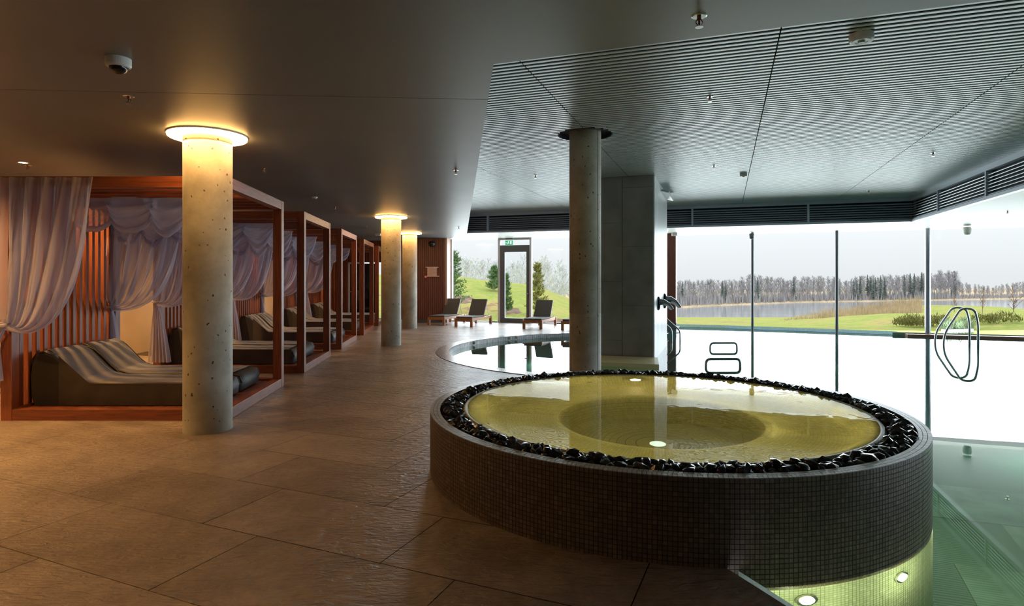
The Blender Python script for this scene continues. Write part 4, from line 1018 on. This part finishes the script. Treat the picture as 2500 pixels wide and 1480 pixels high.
for i in range(5200):
    px = R.uniform(1540, 2600); Y = shore(px)+R.uniform(2, 22); h = R.uniform(1.5, 4.8)*(.55 if px > 2340 else 1)
    sliver(uth, Vector(((px-1250)/1470*Y, Y, LZ+.5)), Vector((R.uniform(-.5, .5), 0, h)), .28)
tag(uth.build('thicket', twig_m), 'dense grey undergrowth at the foot of the trees across the lake', 'undergrowth', kind='stuff')
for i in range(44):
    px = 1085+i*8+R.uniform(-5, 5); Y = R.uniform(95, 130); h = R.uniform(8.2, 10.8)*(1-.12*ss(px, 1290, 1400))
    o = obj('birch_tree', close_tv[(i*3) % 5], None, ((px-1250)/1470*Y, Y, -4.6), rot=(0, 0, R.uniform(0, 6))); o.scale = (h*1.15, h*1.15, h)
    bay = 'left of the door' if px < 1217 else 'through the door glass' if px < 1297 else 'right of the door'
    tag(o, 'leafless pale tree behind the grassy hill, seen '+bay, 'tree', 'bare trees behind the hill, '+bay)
# reeds, shrubs, young pines
rd = MB()
for i in range(9000):
    px = 2250-abs(R.gauss(0, 1))*170; Y = R.uniform(38, 53)
    if px < 1905: continue
    X = (px-1250)/1470*Y; h = R.uniform(.4, 1.15)*min(1, (px-1890)/120)
    if px > 2262: continue
    if Y < 38+8*ss(2250-px, 60, 220): continue
    sliver(rd, Vector((X, Y, gz(X, Y)-.03)), Vector((R.uniform(-.15, .15), R.uniform(-.15, .15), h)), .022)
tag(rd.build('dry_reeds', reed_m), 'patch of tall dry straw-coloured grass on the mound', 'dry grass', kind='stuff')
def bush(px, Y, h, w, m_, lab, name='shrub', n=420):
    X = (px-1250)/1470*Y; mb = MB(); z = gz(X, Y)
    for i in range(n):
        a = R.uniform(0, 2*pi); r = w*sqrt(R.random())*.8; e = sqrt(max(0, 1-(r/w)**2)); p = Vector((r*cos(a), r*sin(a), h*e*R.uniform(.1, .9)))
        sliver(mb, p, Vector((R.uniform(-.08, .08), R.uniform(-.08, .08), R.uniform(.03, .14))), .014)
    return tag(mb.build(name, m_, None, loc=(X, Y, z)), lab, 'shrub', 'low shrubs beyond the right window')
for px, Y, h, w, m_, lab in ((2225, 20.0, .45, .45, shrub_m, 'brownish heather shrub left of the thick steel post'), (2250, 19.6, .42, .45, shrub_m, 'brownish heather shrub directly behind the thick steel post'), (2290, 19.8, .42, .4, shrub_m, 'olive shrub just right of the thick steel post'),
        (2312, 18.6, .40, .22, shrubw_m, 'pale green shrub at the left of the white pebbles'), (2340, 18.5, .30, .2, shrubw_m, 'small pale shrub in the middle of the white pebbles'), (2360, 18.6, .42, .25, shrubw_m, 'pale green rounded shrub at the right of the white pebbles'), (2400, 19.5, .35, .5, shrub_m, 'yellowish low shrub beyond the ladder rails'), (2450, 19.5, .35, .6, shrub_m, 'yellowish low shrub near the right edge'), (2206, 20.6, .3, .4, shrub_m, 'low brown shrub at the left end of the bed')):
    bush(px, Y, h, w, m_, lab)
pb = MB()
for i in range(900):
    px = R.uniform(2300, 2375); Y = R.uniform(17.6, 18.6); X = (px-1250)/1470*Y; s_ = R.uniform(.015, .03); pb.box((X, Y, gz(X, Y)+.03), (s_*2, s_*1.6, s_*1.4), R.uniform(0, 3))
tag(pb.build('pebbles', pebble_m), 'bed of white pebbles among the pale shrubs', 'pebbles', kind='stuff')
def pine(px, Y, pyb, pyt, w, m_, lab):
    X = (px-1250)/1470*Y; zb = gz(X, Y); h = 1.5-(pyt-683)/1470*Y-zb; mb = MB()
    root = thing('pine_tree', lab, 'tree', (X, Y, zb), 0, 'young pines on the hill')
    MB().tube([(0, 0, 0), (0, 0, h*.6), (0, 0, h)], [.05, .03, .008], 6).build('trunk', bark_m, root)
    for i in range(150):
        z = h*(.06+.9*i/150); a = R.uniform(0, 2*pi); L = w*1.35*(1-z/h)**.7*R.uniform(.6, 1.1)+.05; d = Vector((cos(a)*L, sin(a)*L, .30*L)); p = Vector((0, 0, z))
        sliver(mb, p, d, .008)
        for k in range(18):
            q = p+d*R.uniform(.15, 1.02); sliver(mb, q, Vector((R.uniform(-.12, .12), R.uniform(-.12, .12), R.uniform(.02, .16))), .020)
    mb.build('foliage', m_, root)
pine(1108, 27, 725, 610, .62, pine_m, 'largest young green pine at the left edge of the left window')
pine(1207, 33, 690, 650, .42, pine_m, 'small young pine on the hill just left of the door')
pine(1235, 27, 720, 668, .25, pine_m, 'slim young pine seen through the door glass')
pine(1312, 27, 745, 640, .42, pine_y, 'yellowish young pine just right of the door')
for px, Y, h, lab in ((2398, 42, 2.2, 'thin leafless sapling on the lawn beyond the ladder rails'), (2475, 40, 2.4, 'thin leafless sapling near the right edge'), (2330, 45, 1.6, 'thin leafless sapling right of the thick steel post')):
    X = (px-1250)/1470*Y; o = obj('sapling', bare_tree(px, .25).mesh('sapling', soil_m), None, (X, Y, gz(X, Y)-.05)); o.scale = (h, h, h); tag(o, lab, 'tree', 'saplings on the lawn')
hm = MB(); R = random.Random(5)
for (px, Y, w, h) in ((1365, 26, 1.6, .10), (1130, 30, .8, .05), (1245, 28, .7, .05)):
    X = (px-1250)/1470*Y
    hm.grid(lambda u, v: (X+(u-.5)*2*w, Y+(v-.5)*2.4, gz(X+(u-.5)*2*w, Y+(v-.5)*2.4)+h*sin(pi*u)*sin(pi*v)*(1+noise.noise((u*6, v*6, px)))-.02), 16, 12)
tag(hm.build('bare_soil', soil_m, smooth=True), 'patches of bare brown soil on the hillside', 'soil', kind='stuff')
